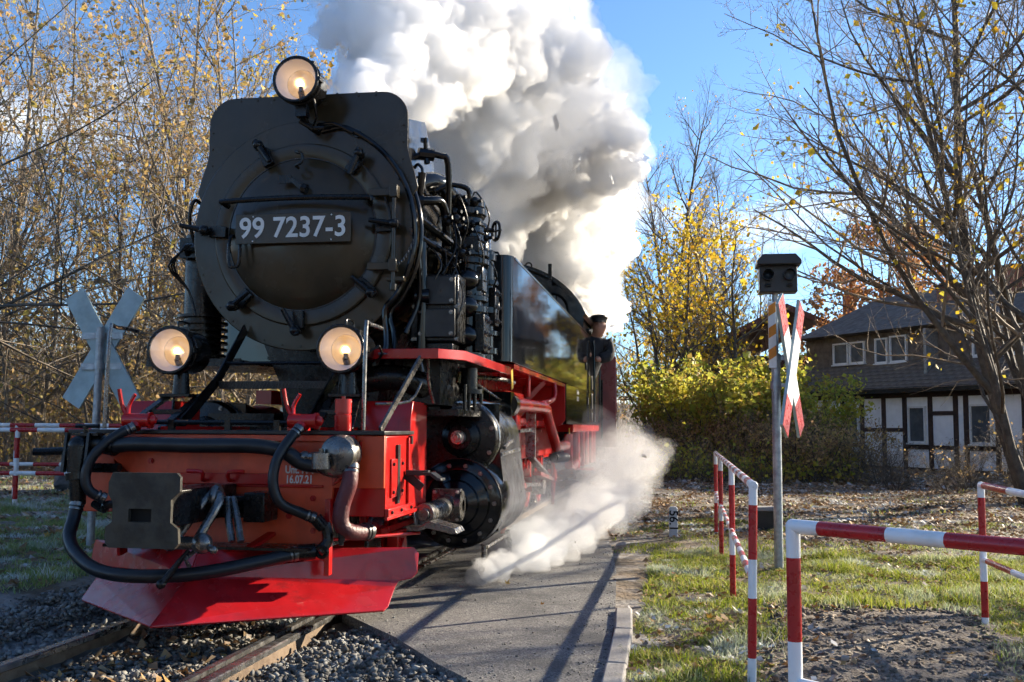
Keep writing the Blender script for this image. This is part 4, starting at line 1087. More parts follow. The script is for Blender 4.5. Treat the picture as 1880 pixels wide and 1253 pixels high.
# running gear on the near side (and its mirror)
for s in (-1, 1):
    x = s * 1.0
    mb = MB(); mb.bx(x - .04, x + .04, 8.58, 10.1, .70, .75); mb.bx(x - .04, x + .04, 8.58, 10.1, .42, .46); sb = mb.build('slide_bar', 'steel', loco)
    mb = MB(); mb.bx(x - .07, x + .07, 9.2, 9.5, .44, .72); mb.cyl((x, 8.55, .58), (x, 9.2, .58), .035, n=12); mb.build('crosshead', 'steel', loco, bevel=.01)
    mb = MB(); mb.bar((x - s * .10, 9.35, .58), (x - s * .10, 12.35, .42), .04, .12, (1, 0, 0)); mb.cyl((x - s * .14, 12.35, .42), (x - s * .02, 12.35, .42), .12, n=18); mb.build('connecting_rod', 'steel', loco)
    mb = MB(); mb.bar((x - s * .22, 9.95, .42), (x - s * .22, 14.75, .42), .04, .10, (1, 0, 0))
    for k in range(5): mb.cyl((x - s * .28, 9.95 + 1.2 * k, .42), (x - s * .16, 9.95 + 1.2 * k, .42), .09, n=16)
    mb.build('coupling_rod', 'red_paint', loco)
    mb = MB(); mb.prism([(10.05, .40), (10.05, .50), (9.60, .50), (9.60, 1.25), (9.75, 1.40), (10.15, 1.40), (10.15, 1.25), (9.85, 1.20), (9.80, .62), (10.15, .60), (10.25, .40)], (x - s * .05, 0, 0), (0, 1, 0), (0, 0, 1), (s * .12, 0, 0)); mb.build('motion_bracket', 'red_paint', loco, bevel=.012)
    mb = MB(); mb.bar((x + s * .02, 9.35, .50), (x + s * .02, 9.15, 1.20), .03, .07, (1, 0, 0)); mb.bar((x + s * .04, 8.6, 1.05), (x + s * .04, 10.6, 1.08), .03, .06, (1, 0, 0)); mb.bar((x + s * .06, 10.6, .80), (x + s * .06, 10.62, 1.30), .05, .10, (1, 0, 0)); mb.bar((x + s * .06, 10.6, .80), (x + s * .03, 12.3, .52), .03, .07, (1, 0, 0)); mb.bar((x + s * .05, 9.35, .50), (x + s * .05, 9.20, .42), .03, .05, (1, 0, 0)); mb.bar((x + s * .02, 9.0, .80), (x + s * .02, 9.0, 1.28), .03, .04, (1, 0, 0))
    mb.build('valve_gear', 'steel', loco)
    mb = MB(); mb.bar((x + s * .09, 8.75, .20), (x + s * .09, 8.75, .75), .03, .04); mb.build('brake_hanger', 'red_paint', loco); mb = MB(); mb.bar((x + s * .05, 10.05, .52), (x + s * .08, 8.9, .70), .05, .11, (1, 0, 0)); mb.build('radius_bar', 'red_paint', loco); mb = MB(); mb.bx(x - s * .02, x + s * .12, 8.62, 9.7, 1.30, 1.42); mb.build('motion_girder', 'red_paint', loco); mb = MB(); mb.bar((x + s * .1, 10.8, .62), (x + s * .1, 12.0, .50), .04, .09, (1, 0, 0)); mb.tube([(x + s * .1, 12.2, .2), (x + s * .1, 12.2, 1.0)], .02, 8); mb.build('brake_rigging', 'red_paint', loco)
    mb = MB(); mb.bx(s * .58, s * 1.0, 8.7, 15.6, 1.12, 1.18); mb.bx(s * .62, s * .70, 8.6, 15.6, .72, 1.14); mb.build('outside_frame', 'red_paint', loco)

# running board, red edge, black feed pipe and red pipes under the tank
mb = MB(); mb.prism([(.50, 6.22), (1.10, 6.22), (1.22, 6.42), (1.22, 8.25), (.50, 8.25)], (0, 0, 1.555), (1, 0, 0), (0, 1, 0), (0, 0, .02)); rbd = mb.build('running_board', 'grey_black', loco)
mb = MB(); mb.prism([(.48, 6.20), (1.105, 6.20), (1.235, 6.41), (1.235, 8.22), (1.215, 8.22), (1.215, 6.42), (1.095, 6.222), (.48, 6.222)], (0, 0, 1.53), (1, 0, 0), (0, 1, 0), (0, 0, .062)); mb.build('board_edge', 'red_paint', rbd, bevel=.003)
mb = MB(); mb.bx(.80, 1.05, 6.5, 7.3, 1.25, 1.55); mb.tube([(.55, 6.35, 1.40), (.80, 6.4, 1.42), (.95, 6.6, 1.36), (1.0, 7.2, 1.36)], .085, 14, smooth=4); mb.bx(.55, 1.15, 6.6, 7.5, 1.18, 1.22)
mb.tube([(1.12, 7.1, 1.52), (1.12, 7.1, 1.36)], .06, 14); mb.tube([(1.12, 7.1, 1.37), (1.12, 7.1, 1.34)], .10, 14)
for y in (6.95, 7.1, 7.3, 7.55): mb.tube([(1.12, y, 1.40), (1.12, y, 1.20)], [.016, .011], 8)
mb.tube([(1.05, 7.0, 1.22), (1.1, 7.6, 1.22), (1.1, 8.2, 1.26)], .012, 8)
mb.build('oil_pump', 'black_iron', loco)
mb = MB(); mb.tube([(1.0, 6.9, 1.26), (1.08, 7.6, 1.27), (1.10, 8.1, 1.27), (1.12, 8.75, 1.30)], .05, 14, smooth=4); mb.cyl((1.12, 8.62, 1.30), (1.12, 8.80, 1.30), .11, n=18); mb.bx(1.02, 1.2, 8.45, 8.62, 1.2, 1.4); mb.build('exhaust_pipe', 'black_paint', loco)
mb = MB(); mb.tube([(1.12, 8.8, 1.31), (1.14, 10.6, 1.32), (1.15, 11.1, 1.31), (1.15, 11.3, 1.22), (1.16, 11.9, .93), (1.16, 12.1, .88), (1.16, 13.1, .88)], .062, 12, smooth=3); mb.tube([(1.0, 8.7, 1.17), (1.0, 10.4, 1.17)], .04, 10); mb.tube([(1.18, 13.2, 1.02), (1.18, 13.25, .62), (1.18, 13.9, .60), (1.18, 14.4, .66)], .055, 10, smooth=2); mb.tube([(1.17, 14.1, 1.1), (1.17, 14.15, .55)], .07, 10); mb.build('injector_pipe', 'red_paint', loco)
mb = MB(); mb.tube([(1.16, 11.75, .76), (1.16, 13.4, .72)], .035, 10)
for k in range(11): mb.torus((1.16, 11.85 + k * .12, .757 - .003 * k), .04, .02, (0, 1, 0), 12, 6)
mb.build('spring_damper', 'grey_black', loco)
mb = MB(); mb.box((1.225, 8.35, 1.50), (.004, .09, .16), Matrix.Rotation(.25, 3, 'X')); mb.build('inspection_tag', 'yellow_paint', loco, smooth=False)
mb = MB(); mb.bx(1.19, 1.2, 13.15, 13.24, 1.02, 1.1); mb.build('warning_tag', 'yellow_paint', loco, smooth=False)
mb = MB(); mb.tube([(1.0, 7.9, 1.50), (1.18, 8.2, 1.49), (1.2, 8.6, 1.48)], .018, 8, smooth=3); mb.tube([(1.02, 7.7, 1.46), (1.12, 8.4, 1.33)], .010, 6); mb.build('lubricator_pipe', 'oily_steel', loco)

# water tank and lower tank, with the red underside plates
for s in (-1, 1):
    mb = MB()
    X0, X1 = .70, 1.25
    out = [(X0, 8.15), (X1 - .09, 8.15)] + [(X1 - .09 + .09 * math.sin(t), 8.24 - .09 * math.cos(t)) for t in np.linspace(.2, PI / 2, 6)] + [(X1, 15.75), (X0, 15.75)]
    out = [(s * a, b) for a, b in out]
    mb.prism(out, (0, 0, 1.635), (1, 0, 0), (0, 1, 0), (0, 0, .875)); tk = mb.build('water_tank', 'tank_paint', loco, bevel=.004)
    mb = MB(); mb.bx(s * .70, s * 1.2495, 12.31, 15.75, 1.15, 1.634); mb.build('tank_skirt', 'tank_paint', tk)
    mb = MB(); mb.prism([(.70, 1.625), (.70, 1.10), (1.05, 1.10), (1.20, 1.14), (1.238, 1.20), (1.238, 1.625)], (0, 12.26, 0), (s, 0, 0), (0, 0, 1), (0, .045, 0)); mb.bx(s * .50, s * 1.235, 8.4, 12.25, 1.59, 1.632); mb.prism([(8.6, 1.59), (12.2, 1.59), (12.2, 1.3), (10.5, 1.42)], (s * .72, 0, 0), (0, 1, 0), (0, 0, 1), (s * .02, 0, 0))
    mb.bar((s * 1.20, 10.6, 1.58), (s * 1.0, 10.55, 1.36), .03, .05); mb.tube([(s * 1.22, 11.3, 1.6), (s * 1.22, 11.25, 1.42), (s * 1.1, 10.9, 1.36)], .03, 8, smooth=3); mb.tube([(s * 1.15, 9.8, 1.6), (s * 1.15, 9.8, 1.40)], .02, 8)
    mb.build('tank_bracket', 'red_paint', loco, bevel=.003)
    mb = MB(); mb.bx(s * 1.252, s * 1.256, 8.3, 15.7, 2.492, 2.510); mb.bx(s * 1.252, s * 1.256, 13.6, 13.612, 1.16, 2.5) if False else None
    mb.build('tank_beading', 'black_paint', tk)
bk = MB()
bk.tube([(.95, 8.3, 2.51), (.95, 8.3, 2.56), (1.1, 8.35, 2.56), (1.1, 8.35, 2.51)], .01, 6, smooth=2)
bk.lathe([(.22, 0), (.22, .04), (.18, .07), (0, .08)], (.95, 9.4, 2.51), (0, 0, 1), 20)
bk.build('filler_cap', 'black_paint', loco)
mb = MB(); mb.bx(1.251, 1.262, 14.9, 15.05, 1.95, 2.06); mb.bx(1.251, 1.262, 15.2, 15.32, 1.45, 1.55); mb.build('tank_hatch', 'ink_black', loco)
Mt = Matrix.Translation((1.2515, 13.75, 1.53)) @ Matrix.Rotation(PI / 2, 4, 'Z') @ FRONT
lettering('tank_lettering', 'Bw Wer\n16.07.21', .085, 'plate_white', Mt, loco, extrude=.0006)

# pumps on the running board
mb = MB(); mb.bx(.72, 1.06, 6.98, 7.25, 1.70, 2.18); mb.bx(.76, 1.02, 7.0, 7.22, 1.575, 1.70); pump = mb.build('feed_pump', 'black_iron', loco, bevel=.012)
for z in (1.83, 2.06):
    mb = MB(); mb.bx(.775, 1.045, 6.945, 6.975, z - .10, z + .10); cv = mb.build('valve_cover', 'grey_black', pump, bevel=.006)
    bolts(cv, [(x, 6.945, z + dz) for x in (.80, 1.02) for dz in (-.075, .075)], AX, .016, .024, 'oily_steel')
mb = MB()
def flanged(c, z0, z1, r, fl):
    mb.cyl((c[0], c[1], z0), (c[0], c[1], z1), r, n=24)
    for z, t, k in fl: mb.cyl((c[0], c[1], z - t / 2), (c[0], c[1], z + t / 2), r * k, n=24)
flanged((1.02, 7.50), 1.575, 2.80, .115, [(1.62, .05, 1.3), (1.98, .05, 1.35), (2.06, .04, 1.35), (2.22, .05, 1.25), (2.34, .04, 1.4), (2.40, .04, 1.4), (2.72, .05, 1.2), (2.78, .05, 1.1)])
flanged((1.06, 7.92), 1.60, 2.50, .085, [(1.70, .05, 1.4), (1.84, .04, 1.4), (2.02, .05, 1.4), (2.24, .04, 1.4), (2.44, .05, 1.2)])
for z in (1.78, 2.0, 2.2): mb.ball((1.02, 7.40, z), (.11, .10, .09), 12, 8)
mb.build('air_pump', 'black_paint', loco, bevel=.004)
pb = MB()
for z in (2.44, 2.50, 2.56, 2.62, 2.68): pb.torus((1.02, 7.50, z), .117, .010, (0, 0, 1), 24, 6)
pb.build('pump_ribs', 'black_iron', loco)['kind'] = 'stuff'
for q in ((.92, 1.13, 7.36, 7.42, 2.40, 2.52), (1.10, 1.17, 7.38, 7.62, 1.66, 1.94), (1.12, 1.17, 7.85, 8.02, 1.9, 2.2), (1.10, 1.15, 7.42, 7.6, 2.12, 2.3)):
    mb = MB(); mb.bx(*q); mb.build('pump_cover', 'black_iron', loco, bevel=.006)
bolts(pump, [(1.171, y, z) for y in (7.42, 7.58) for z in (1.70, 1.80, 1.90)] + [(1.171, y, z) for y in (7.88, 7.98) for z in (1.94, 2.05, 2.16)], (1, 0, 0), .016, .024, 'oily_steel')
mb = MB(); mb.tube([(.95, 7.85, 2.68), (1.06, 7.95, 2.68), (1.12, 8.0, 2.68)], .02, 8); mb.torus((1.14, 8.02, 2.68), .075, .012, (1, .7, 0), 24, 8); mb.tube([(1.14, 8.02, 2.61), (1.14, 8.02, 2.75)], .008, 6); mb.tube([(1.085, 8.06, 2.68), (1.19, 7.98, 2.68)], .008, 6); mb.bx(.9, 1.0, 7.75, 7.92, 2.60, 2.78); mb.build('hand_wheel', 'black_iron', loco)
mb = MB()
mb.tube([(.72, 6.98, 3.02), (.80, 7.0, 3.05), (.90, 7.05, 3.05), (.95, 7.1, 3.0), (.93, 7.2, 2.62), (.90, 7.22, 2.40)], .024, 10, smooth=4)
mb.tube([(.76, 6.98, 3.05), (.86, 7.03, 3.05)], .045, 10); mb.tube([(.81, 7.0, 3.05), (.81, 6.98, 3.16)], .016, 8); mb.box((.80, 6.99, 3.15), (.05, .03, .03)); mb.tube([(.81, 7.0, 3.05), (.82, 7.0, 2.98)], .022, 8)
mb.tube([(.70, 6.95, 2.70), (.84, 7.0, 2.71), (.90, 7.1, 2.72), (.92, 7.2, 2.60), (.92, 7.25, 2.30)], .034, 12, smooth=4); mb.tube([(.74, 6.96, 2.70), (.80, 6.98, 2.70)], .052, 10); mb.tube([(.78, 6.96, 2.74), (.80, 6.93, 2.90)], [.02, .028], 8)
mb.tube([(.74, 6.95, 2.94), (.77, 6.93, 2.96), (.80, 6.93, 2.93), (.80, 6.93, 2.89), (.77, 6.93, 2.865), (.74, 6.95, 2.87)], .011, 8, smooth=3)
mb.tube([(.66, 7.3, 2.90), (.78, 7.5, 2.96), (.86, 7.9, 2.84), (.92, 8.3, 2.70)], .075, 14, smooth=4)
mb.tube([(.62, 7.6, 3.0), (.74, 8.2, 2.88), (.80, 9.0, 2.75), (.80, 9.8, 2.72)], .055, 12, smooth=4)
mb.tube([(.70, 6.85, 2.62), (.80, 6.95, 2.56), (.95, 7.20, 2.44)], .03, 10, smooth=4); mb.tube([(.72, 6.85, 2.50), (.82, 6.98, 2.42), (.98, 7.22, 2.33)], .024, 10, smooth=4)
mb.tube([(.80, 6.84, 2.35), (.80, 6.9, 2.0), (.72, 6.85, 1.75)], .020, 10, smooth=4); mb.tube([(.80, 6.95, 2.40), (.81, 6.96, 2.0), (.80, 6.97, 1.58)], .035, 12, smooth=3); mb.tube([(.76, 6.95, 2.02), (.86, 6.96, 2.02)], .055, 12)
mb.tube([(1.02, 7.50, 2.8), (1.02, 7.48, 2.9), (.90, 7.4, 2.92), (.80, 7.35, 2.86)], .02, 10, smooth=4)
mb.build('steam_pipe', 'black_paint', loco)
mb = MB()
R_ = random.Random(5)
for k in range(34):
    a = Vector((R_.uniform(.80, 1.05), R_.uniform(7.0, 7.9), R_.uniform(2.2, 2.85))); b = a + Vector((R_.uniform(-.1, .12), R_.uniform(-.25, .25), R_.uniform(-.45, -.1)))
    mb.tube([a, a + Vector((.05, -.06, .06)), (a + b) / 2 + Vector((.09, -.03, .02)), b], .0065, 6, smooth=4)
for k in range(24):
    c = Vector((R_.uniform(.84, 1.1), R_.uniform(7.05, 7.9), R_.uniform(2.28, 2.8))); mb.ball(c, R_.uniform(.022, .04), 8, 6); mb.tube([c, c + Vector((.06, -.02, 0))], .014, 6)
mb.tube([(1.0, 8.12, 2.25), (1.1, 8.08, 2.2), (1.16, 8.06, 2.06), (1.05, 8.1, 1.98)], .008, 6, smooth=4); mb.tube([(1.0, 8.1, 1.85), (1.14, 8.02, 1.85)], .008, 6); mb.ball((1.1, 8.1, 2.30), .03, 10, 6)
mb.build('small_piping', 'black_iron', loco)['kind'] = 'stuff'
bolts(pump, [(x, 6.98, z) for x in (.74, .76, 1.05) for z in (1.72, 1.95, 2.16)] + [(1.02 + .15 * math.cos(a), 7.5 + .15 * math.sin(a) , z) for a in np.linspace(3.3, 6.2, 6) for z in (2.09, 2.43)], (0, -1, 0), .014, .02, 'oily_steel')
for s in (1,):
    mb = MB(); mb.tube([(-.86, 6.95, 2.10 + .62), (-.90, 6.9, 2.74), (-.93, 6.9, 2.6), (-.90, 6.95, 2.42), (-.86, 6.98, 2.40)], .014, 8, smooth=4); mb.build('side_grab_rail', 'black_iron', loco)
mb = MB(); mb.cyl((-1.0, 7.3, 1.6), (-1.0, 7.3, 2.55), .14, n=20)
for k in range(7): mb.cyl((-1.0, 7.3, 1.62 + k * .05), (-1.0, 7.3, 1.64 + k * .05), .19, n=20)
mb.bx(-1.08, -.80, 7.05, 7.3, 2.35, 2.5); mb.tube([(-.85, 6.95, 2.40), (-1.0, 7.0, 2.42), (-1.02, 7.1, 2.36)], .03, 8)
mb.build('air_compressor', 'black_iron', loco)
for k in range(3):
    mb = MB(); mb.tube([(-.9 + .02 * k, 6.8, 2.40), (-1.0 - .02 * k, 6.82, 2.25), (-.92, 6.9, 2.08), (-.86, 6.9, 1.9)], .007, 6, smooth=4); mb.build('thin_pipe', 'black_iron', loco)
mb = MB(); mb.bx(-1.22, -.50, 6.9, 8.25, 1.555, 1.575); mb.bx(-1.22, -.5, 6.88, 6.898, 1.53, 1.585); mb.build('running_board', 'black_iron', loco)

# cab, roof, bunker
mb = MB()
arc = [(1.30 * math.sin(a) / math.sin(1.25), 2.36 + 1.12 * math.cos(a)) for a in np.linspace(-1.25, 1.25, 25)]
arc2 = [(x * .965, z - .045) for x, z in reversed(arc)]
mb.prism(arc + arc2, (0, 14.35, 0), (1, 0, 0), (0, 0, 1), (0, 3.5, 0)); roof = mb.build('cab_roof', 'black_paint', loco)
mb = MB(); mb.torus((.42, 14.8, 3.48), .045, .012, (0, 1, 0), 14, 6); mb.build('roof_hook', 'black_iron', roof); mb = MB(); mb.box((.80, 14.3, 3.30), (.05, .05, .24)); mb.build('whistle', 'black_iron', roof)
wall = [(-1.22, 1.7)] + [(x * .965, z - .046) for x, z in arc if z > 2.66] + [(1.22, 1.7)]
mb = MB(); mb.prism(wall, (0, 14.55, 0), (1, 0, 0), (0, 0, 1), (0, .03, 0)); cw = mb.build('cab_front', 'black_paint', loco)
for s in (-1, 1):
    wp = [(s * .58, 2.52)] + [(s * (.80 - .22 * math.cos(t)), 2.80 + .22 * math.sin(t)) for t in np.linspace(0, PI, 12)] + [(s * 1.02, 2.52)]
    mb = MB(); mb.prism(wp, (0, 14.54, 0), (1, 0, 0), (0, 0, 1), (0, .008, 0)); wd = mb.build('cab_window', 'grey_glass', loco)
    mb = MB(); mb.tube([(x, 14.535, z) for x, z in wp] + [(wp[0][0], 14.535, wp[0][1])], .02, 6); mb.tube([(s * .86, 14.535, 2.52), (s * .86, 14.535, 3.0)], .014, 6); mb.build('window_frame', 'black_paint', wd)
    mb = MB(); mb.bx(s * 1.19, s * 1.225, 15.75, 17.75, 1.15, 2.20); mb.bx(s * 1.19, s * 1.225, 14.56, 15.75, 2.5, 2.72); mb.bx(s * 1.19, s * 1.225, 16.75, 17.75, 2.20, 2.68); mb.build('cab_side', 'black_paint', loco)
    mb = MB(); mb.bx(s * 1.12, s * 1.20, 17.55, 17.75, 2.2, 2.68); mb.build('cab_pillar', 'black_paint', loco)
    for z0, z1 in ((1.98, 2.14), (1.70, 1.92), (1.40, 1.64), (1.20, 1.34)):
        mb = MB(); mb.bx(s * 1.226, s * 1.250, 16.05, 16.75, z0, z1); mb.build('cab_door_panel', 'grey_black', loco, bevel=.008)
    for y in (15.85, 16.95):
        mb = MB(); mb.tube([(s * 1.28, y, 1.2), (s * 1.30, y, 1.3), (s * 1.30, y, 2.35), (s * 1.27, y, 2.42)], .018, 8, smooth=2); mb.build('cab_handrail', 'black_paint', loco)
    mb = MB(); mb.bx(s * 1.0, s * 1.24, 13.2, 17.6, 1.05, 1.145)
    for y in (14.9, 15.6, 16.4, 16.9): mb.tube([(s * 1.2, y, 1.1), (s * 1.2, y + .03, .55)], .035, 8)
    mb.bx(s * 1.0, s * 1.26, 15.9, 16.3, .45, .48); mb.build('cab_steps', 'red_paint', loco, bevel=.003)
mb = MB(); mb.bx(-1.16, 1.16, 17.0, 17.75, 1.15, 2.9); mb.build('bunker', 'black_paint', loco, bevel=.01)
mb = MB(); mb.bx(-1.1, 1.1, 13.4, 17.0, 1.15, 1.2); mb.bx(-.8, .8, 13.3, 13.9, 1.2, 2.9); mb.bx(-1.0, 1.0, 17.75, 17.85, .6, 1.1); mb.build('cab_floor', 'black_iron', loco)
mb = MB(); mb.cyl((1.24, 15.5, 2.56), (1.24, 15.74, 2.58), .02, n=8); mb.ball((1.24, 15.48, 2.57), .045, 8, 6); mb.build('arm_rest_knob', 'black_iron', loco)
# ---------------------------------------------------------------- driver, coach
drv = thing('person', 'engine driver in dark jacket and peaked cap leaning out of the cab', 'person', (1.15, 16.2, 1.2))
def skin_mesh(name, verts, edges, radii, mat, parent, sub=2):
    me = bpy.data.meshes.new(name); me.from_pydata(verts, edges, []); me.materials.append(MATS[mat])
    o = bpy.data.objects.new(name, me); col.objects.link(o)
    md = o.modifiers.new('skin', 'SKIN')
    for i, r in enumerate(radii): me.skin_vertices[0].data[i].radius = (r if isinstance(r, tuple) else (r, r)); me.skin_vertices[0].data[i].use_root = (i == 0)
    s = o.modifiers.new('sub', 'SUBSURF'); s.levels = sub; s.render_levels = sub
    md.use_smooth_shade = True
    return put(o, parent)
hx, hy, hz = 1.37, 15.96, 2.76
skin_mesh('body', [(1.05, 16.25, 1.75), (1.12, 16.20, 2.05), (1.24, 16.10, 2.36), (1.32, 16.03, 2.56), (hx - .01, 15.98, 2.60), (hx, hy, 2.69), (hx + .003, hy, 2.78),
                   (1.48, 16.16, 2.42), (1.54, 16.12, 2.24), (1.40, 15.98, 2.17), (1.31, 15.93, 2.18), (1.10, 15.98, 2.42), (1.14, 15.85, 2.28), (1.26, 15.82, 2.21)],
          [(0, 1), (1, 2), (2, 3), (3, 4), (4, 5), (5, 6), (2, 7), (7, 8), (8, 9), (9, 10), (2, 11), (11, 12), (12, 13)],
          [(.17, .12), (.17, .12), (.17, .12), .075, (.09, .10), (.125, .14), (.10, .12), .07, .06, .045, .05, .07, .06, .045], 'skin', drv)
skin_mesh('jacket', [(1.05, 16.25, 1.75), (1.12, 16.20, 2.05), (1.24, 16.10, 2.34), (1.31, 16.05, 2.50), (1.49, 16.16, 2.41), (1.55, 16.12, 2.24), (1.36, 15.95, 2.175), (1.10, 15.98, 2.42), (1.14, 15.85, 2.28), (1.24, 15.82, 2.22)],
          [(0, 1), (1, 2), (2, 3), (2, 4), (4, 5), (5, 6), (2, 7), (7, 8), (8, 9)], [(.25, .20), (.25, .20), (.27, .21), .13, .135, .11, .085, .13, .11, .085], 'jacket_cloth', drv)
mb = MB(); mb.ball((hx, hy - .11, 2.720), (.018, .028, .024), 8, 6)
for dx in (-.085, .088): mb.ball((hx + dx, hy, 2.730), (.014, .026, .034), 8, 6)
for dx in (-.034, .034): mb.m = 0; mb.ball((hx + dx, hy - .085, 2.745), (.016, .012, .010), 8, 6)
mb.build('face_features', 'skin', drv)
mb = MB(); mb.bx(hx - .03, hx + .03, hy - .098, hy - .085, 2.670, 2.678)
for dx in (-.034, .034): mb.ball((hx + dx, hy - .097, 2.745), .007, 6, 4)
mb.ball((hx, hy + .03, 2.745), (.095, .09, .075), 12, 8); mb.build('hair', 'hair_brown', drv)
mb = MB(); mb.lathe([(.118, -.02), (.122, .02), (.138, .05), (.130, .075), (.08, .093), (0, .097)], (hx, hy, 2.770), (0, .12, 1), 24); mb.prism([(-.085, 0), (-.06, -.06), (0, -.08), (.06, -.06), (.085, 0)], (hx, hy - .085, 2.760), (1, 0, 0), (0, 1, .25), (0, 0, .012)); mb.build('peaked_cap', 'cap_leather', drv)

coach = thing('passenger_coach', 'dark red passenger coach coupled behind the locomotive', 'railway coach', (0, 19.2, 0))
mb = MB(); mb.bx(-1.22, 1.22, 19.2, 31, .75, 2.45); mb.build('coach_body', 'coach_red', coach, bevel=.02)
mb = MB(); mb.prism([(1.30 * math.sin(a), 1.86 + 1.0 * math.cos(a)) for a in np.linspace(-1.0, 1.0, 15)], (0, 18.9, 0), (1, 0, 0), (0, 0, 1), (0, 12.2, 0)); mb.build('coach_roof', 'grey_black', coach)
for k in range(8):
    y = 19.9 + k * 1.4
    for s in (-1, 1):
        mb = MB(); mb.bx(s * 1.221, s * 1.230, y, y + .9, 1.45, 2.2); w_ = mb.build('window', 'dark_glass', coach)
        mb = MB(); mb.bx(s * 1.222, s * 1.245, y - .05, y, 1.4, 2.25); mb.bx(s * 1.222, s * 1.245, y + .9, y + .95, 1.4, 2.25); mb.bx(s * 1.222, s * 1.245, y, y + .9, 1.40, 1.45); mb.build('window_frame', 'coach_red', w_)
mb = MB(); mb.bx(-1.0, 1.0, 19.2, 31, .55, .74); mb.bx(.95, 1.2, 19.3, 19.8, .35, .4); mb.build('underframe', 'black_iron', coach)
mb = MB(); mb.bx(-.35, .35, 19.17, 19.198, .8, 2.4); mb.build('end_door', 'coach_red', coach)
mb = MB()
for s in (-1, 1):
    mb.tube([(s * .95, 19.15, .9), (s * .95, 19.12, 2.0)], .02, 8); mb.cyl((s * .45, 20.5, .35), (s * .60, 20.5, .35), .35, n=24); mb.cyl((s * .45, 21.9, .35), (s * .60, 21.9, .35), .35, n=24)
mb.build('coach_fittings', 'black_iron', coach)

coach.location.x = .22
coach.rotation_euler = (0, 0, math.radians(4.6))     # the train comes out of a left-hand curve

# ---------------------------------------------------------------- barriers
def striped(mb, p0, p1, r, seg, start=1, n=14):
    p0, p1 = Vector(p0), Vector(p1); L = (p1 - p0).length; d = (p1 - p0) / L; t = 0; k = start; i = 0
    while t < L - 1e-4:
        s = seg[i % len(seg)] if isinstance(seg, (list, tuple)) else seg
        e = min(L, t + s); mb.m = k % 2
        mb.tube([p0 + d * t, p0 + d * e], r, n, cap=(t == 0 or e >= L - 1e-4)); t = e; k += 1; i += 1
    return mb
BM = ['bar_red', 'bar_white']
def post(t, p, h, r, seg, start=1):
    mb = MB(); striped(mb, (p[0], p[1], h), (p[0] + (p[2] if len(p) > 2 else 0), p[1], float(height(p[0], p[1])) - .12), r, seg, start)
    return mb.build('post', BM, t)
r_ = .0195
bl = thing('barrier', 'long red and white tube barrier running back from the path kerb to the milestone', 'barrier', (2.92, 4.78, 0))
PS = [(2.905, 4.74, -.02), (2.925, 7.04), (2.945, 9.35), (2.96, 11.0)]
post(bl, PS[0], .85, r_, [.085, .24, .17, .26, .2]); post(bl, PS[1], .85, r_, [.12, .30, .16, .4]); post(bl, PS[2], .85, r_, [.12, .30, .14, .4]); post(bl, PS[3], .85, r_, [.12, .28, .12, .3, .3])
mb = MB(); striped(mb, (2.905, 4.72, .85), (2.96, 11.02, .85), r_, .22); mb.build('top_rail', BM, bl)
mb = MB(); striped(mb, (2.90, 4.76, .43), (2.955, 11.0, .43), r_ * .85, .20, 0); mb.build('middle_rail', BM, bl)
mb = MB(); mb.m = 0; mb.ball((2.905, 4.74, .85), .0225, 12, 8); mb.cyl((2.905, 4.716, .852), (2.905, 4.718, .852), .006, n=8); mb.build('post_cap', 'bar_white', bl)
nb = thing('barrier', 'nearest red and white tube barrier frame at the lower right corner', 'barrier', (2.885, 2.94, 0))
d_ = Vector((.47, -.41, 0)).normalized(); A = Vector((2.885, 2.94, .838)); E_ = A + d_ * 1.35; A2 = A + Vector((0, 0, -.425)); E2 = E_ + Vector((0, 0, -.425))
mb = MB(); striped(mb, A, (A.x, A.y, -.12), r_, [.085, .225, .25, .25, .25]); mb.build('post', BM, nb)
mb = MB(); striped(mb, E_, (E_.x, E_.y, -.12), r_, [.085, .225, .25, .25, .25]); mb.build('post', BM, nb)
mb = MB(); striped(mb, A, E_, r_, [.085, .20, .155, .20, .155]); mb.build('top_rail', BM, nb)
mb = MB(); striped(mb, A2, E2, r_, [.085, .20, .155, .20, .155]); mb.build('lower_rail', BM, nb)
mb = MB(); mb.ball(A, r_ * 1.04, 12, 8); mb.build('corner_joint', 'bar_white', nb)
fb = thing('barrier', 'red and white tube barrier at the right edge beyond the dirt path', 'barrier', (4.28, 6.25, 0))
post(fb, (4.28, 6.25), .79, r_, [.07, .25, .22, .20, .2]); A = Vector((4.28, 6.25, .79)); E_ = A + Vector((.05, -1.6, -.02))
mb = MB(); striped(mb, A, E_, r_, [.06, .40, .35, .35]); mb.build('top_rail', BM, fb)
mb = MB(); striped(mb, A + Vector((0, 0, -.42)), E_ + Vector((0, 0, -.42)), r_ * .85, [.08, .4, .3, .35]); mb.build('middle_rail', BM, fb)
post(fb, (E_.x, E_.y), .77, r_, [.07, .25, .22, .20, .2]); mb = MB(); mb.ball(A, r_ * 1.04, 12, 8); mb.build('corner_joint', 'bar_white', fb)
for nm, (px_, py_), yoff, lab in (('barrier', (-5.78, 12.0), 0, 'front one of the two red and white barriers left of the track'), ('barrier', (-6.7, 13.3), 0, 'rear one of the two red and white barriers left of the track')):
    t = thing(nm, lab, 'barrier', (px_, py_, 0)); top = 1.04 if py_ < 13 else 1.10
    for dx in (-2.6, 0, 2.9):
        post(t, (px_ + dx, py_ + dx * .10), top, .030, [.10, .26, .22, .3, .2], 1)
    mb = MB(); striped(mb, (px_ - 2.6, py_ - .26, top), (px_ + 2.9, py_ + .29, top), .030, [.36, .36]); mb.build('top_rail', BM, t)
    mb = MB(); striped(mb, (px_ - 2.6, py_ - .26, top - .55), (px_ + 2.9, py_ + .29, top - .55), .028, [.38, .34], 0); mb.build('middle_rail', BM, t)

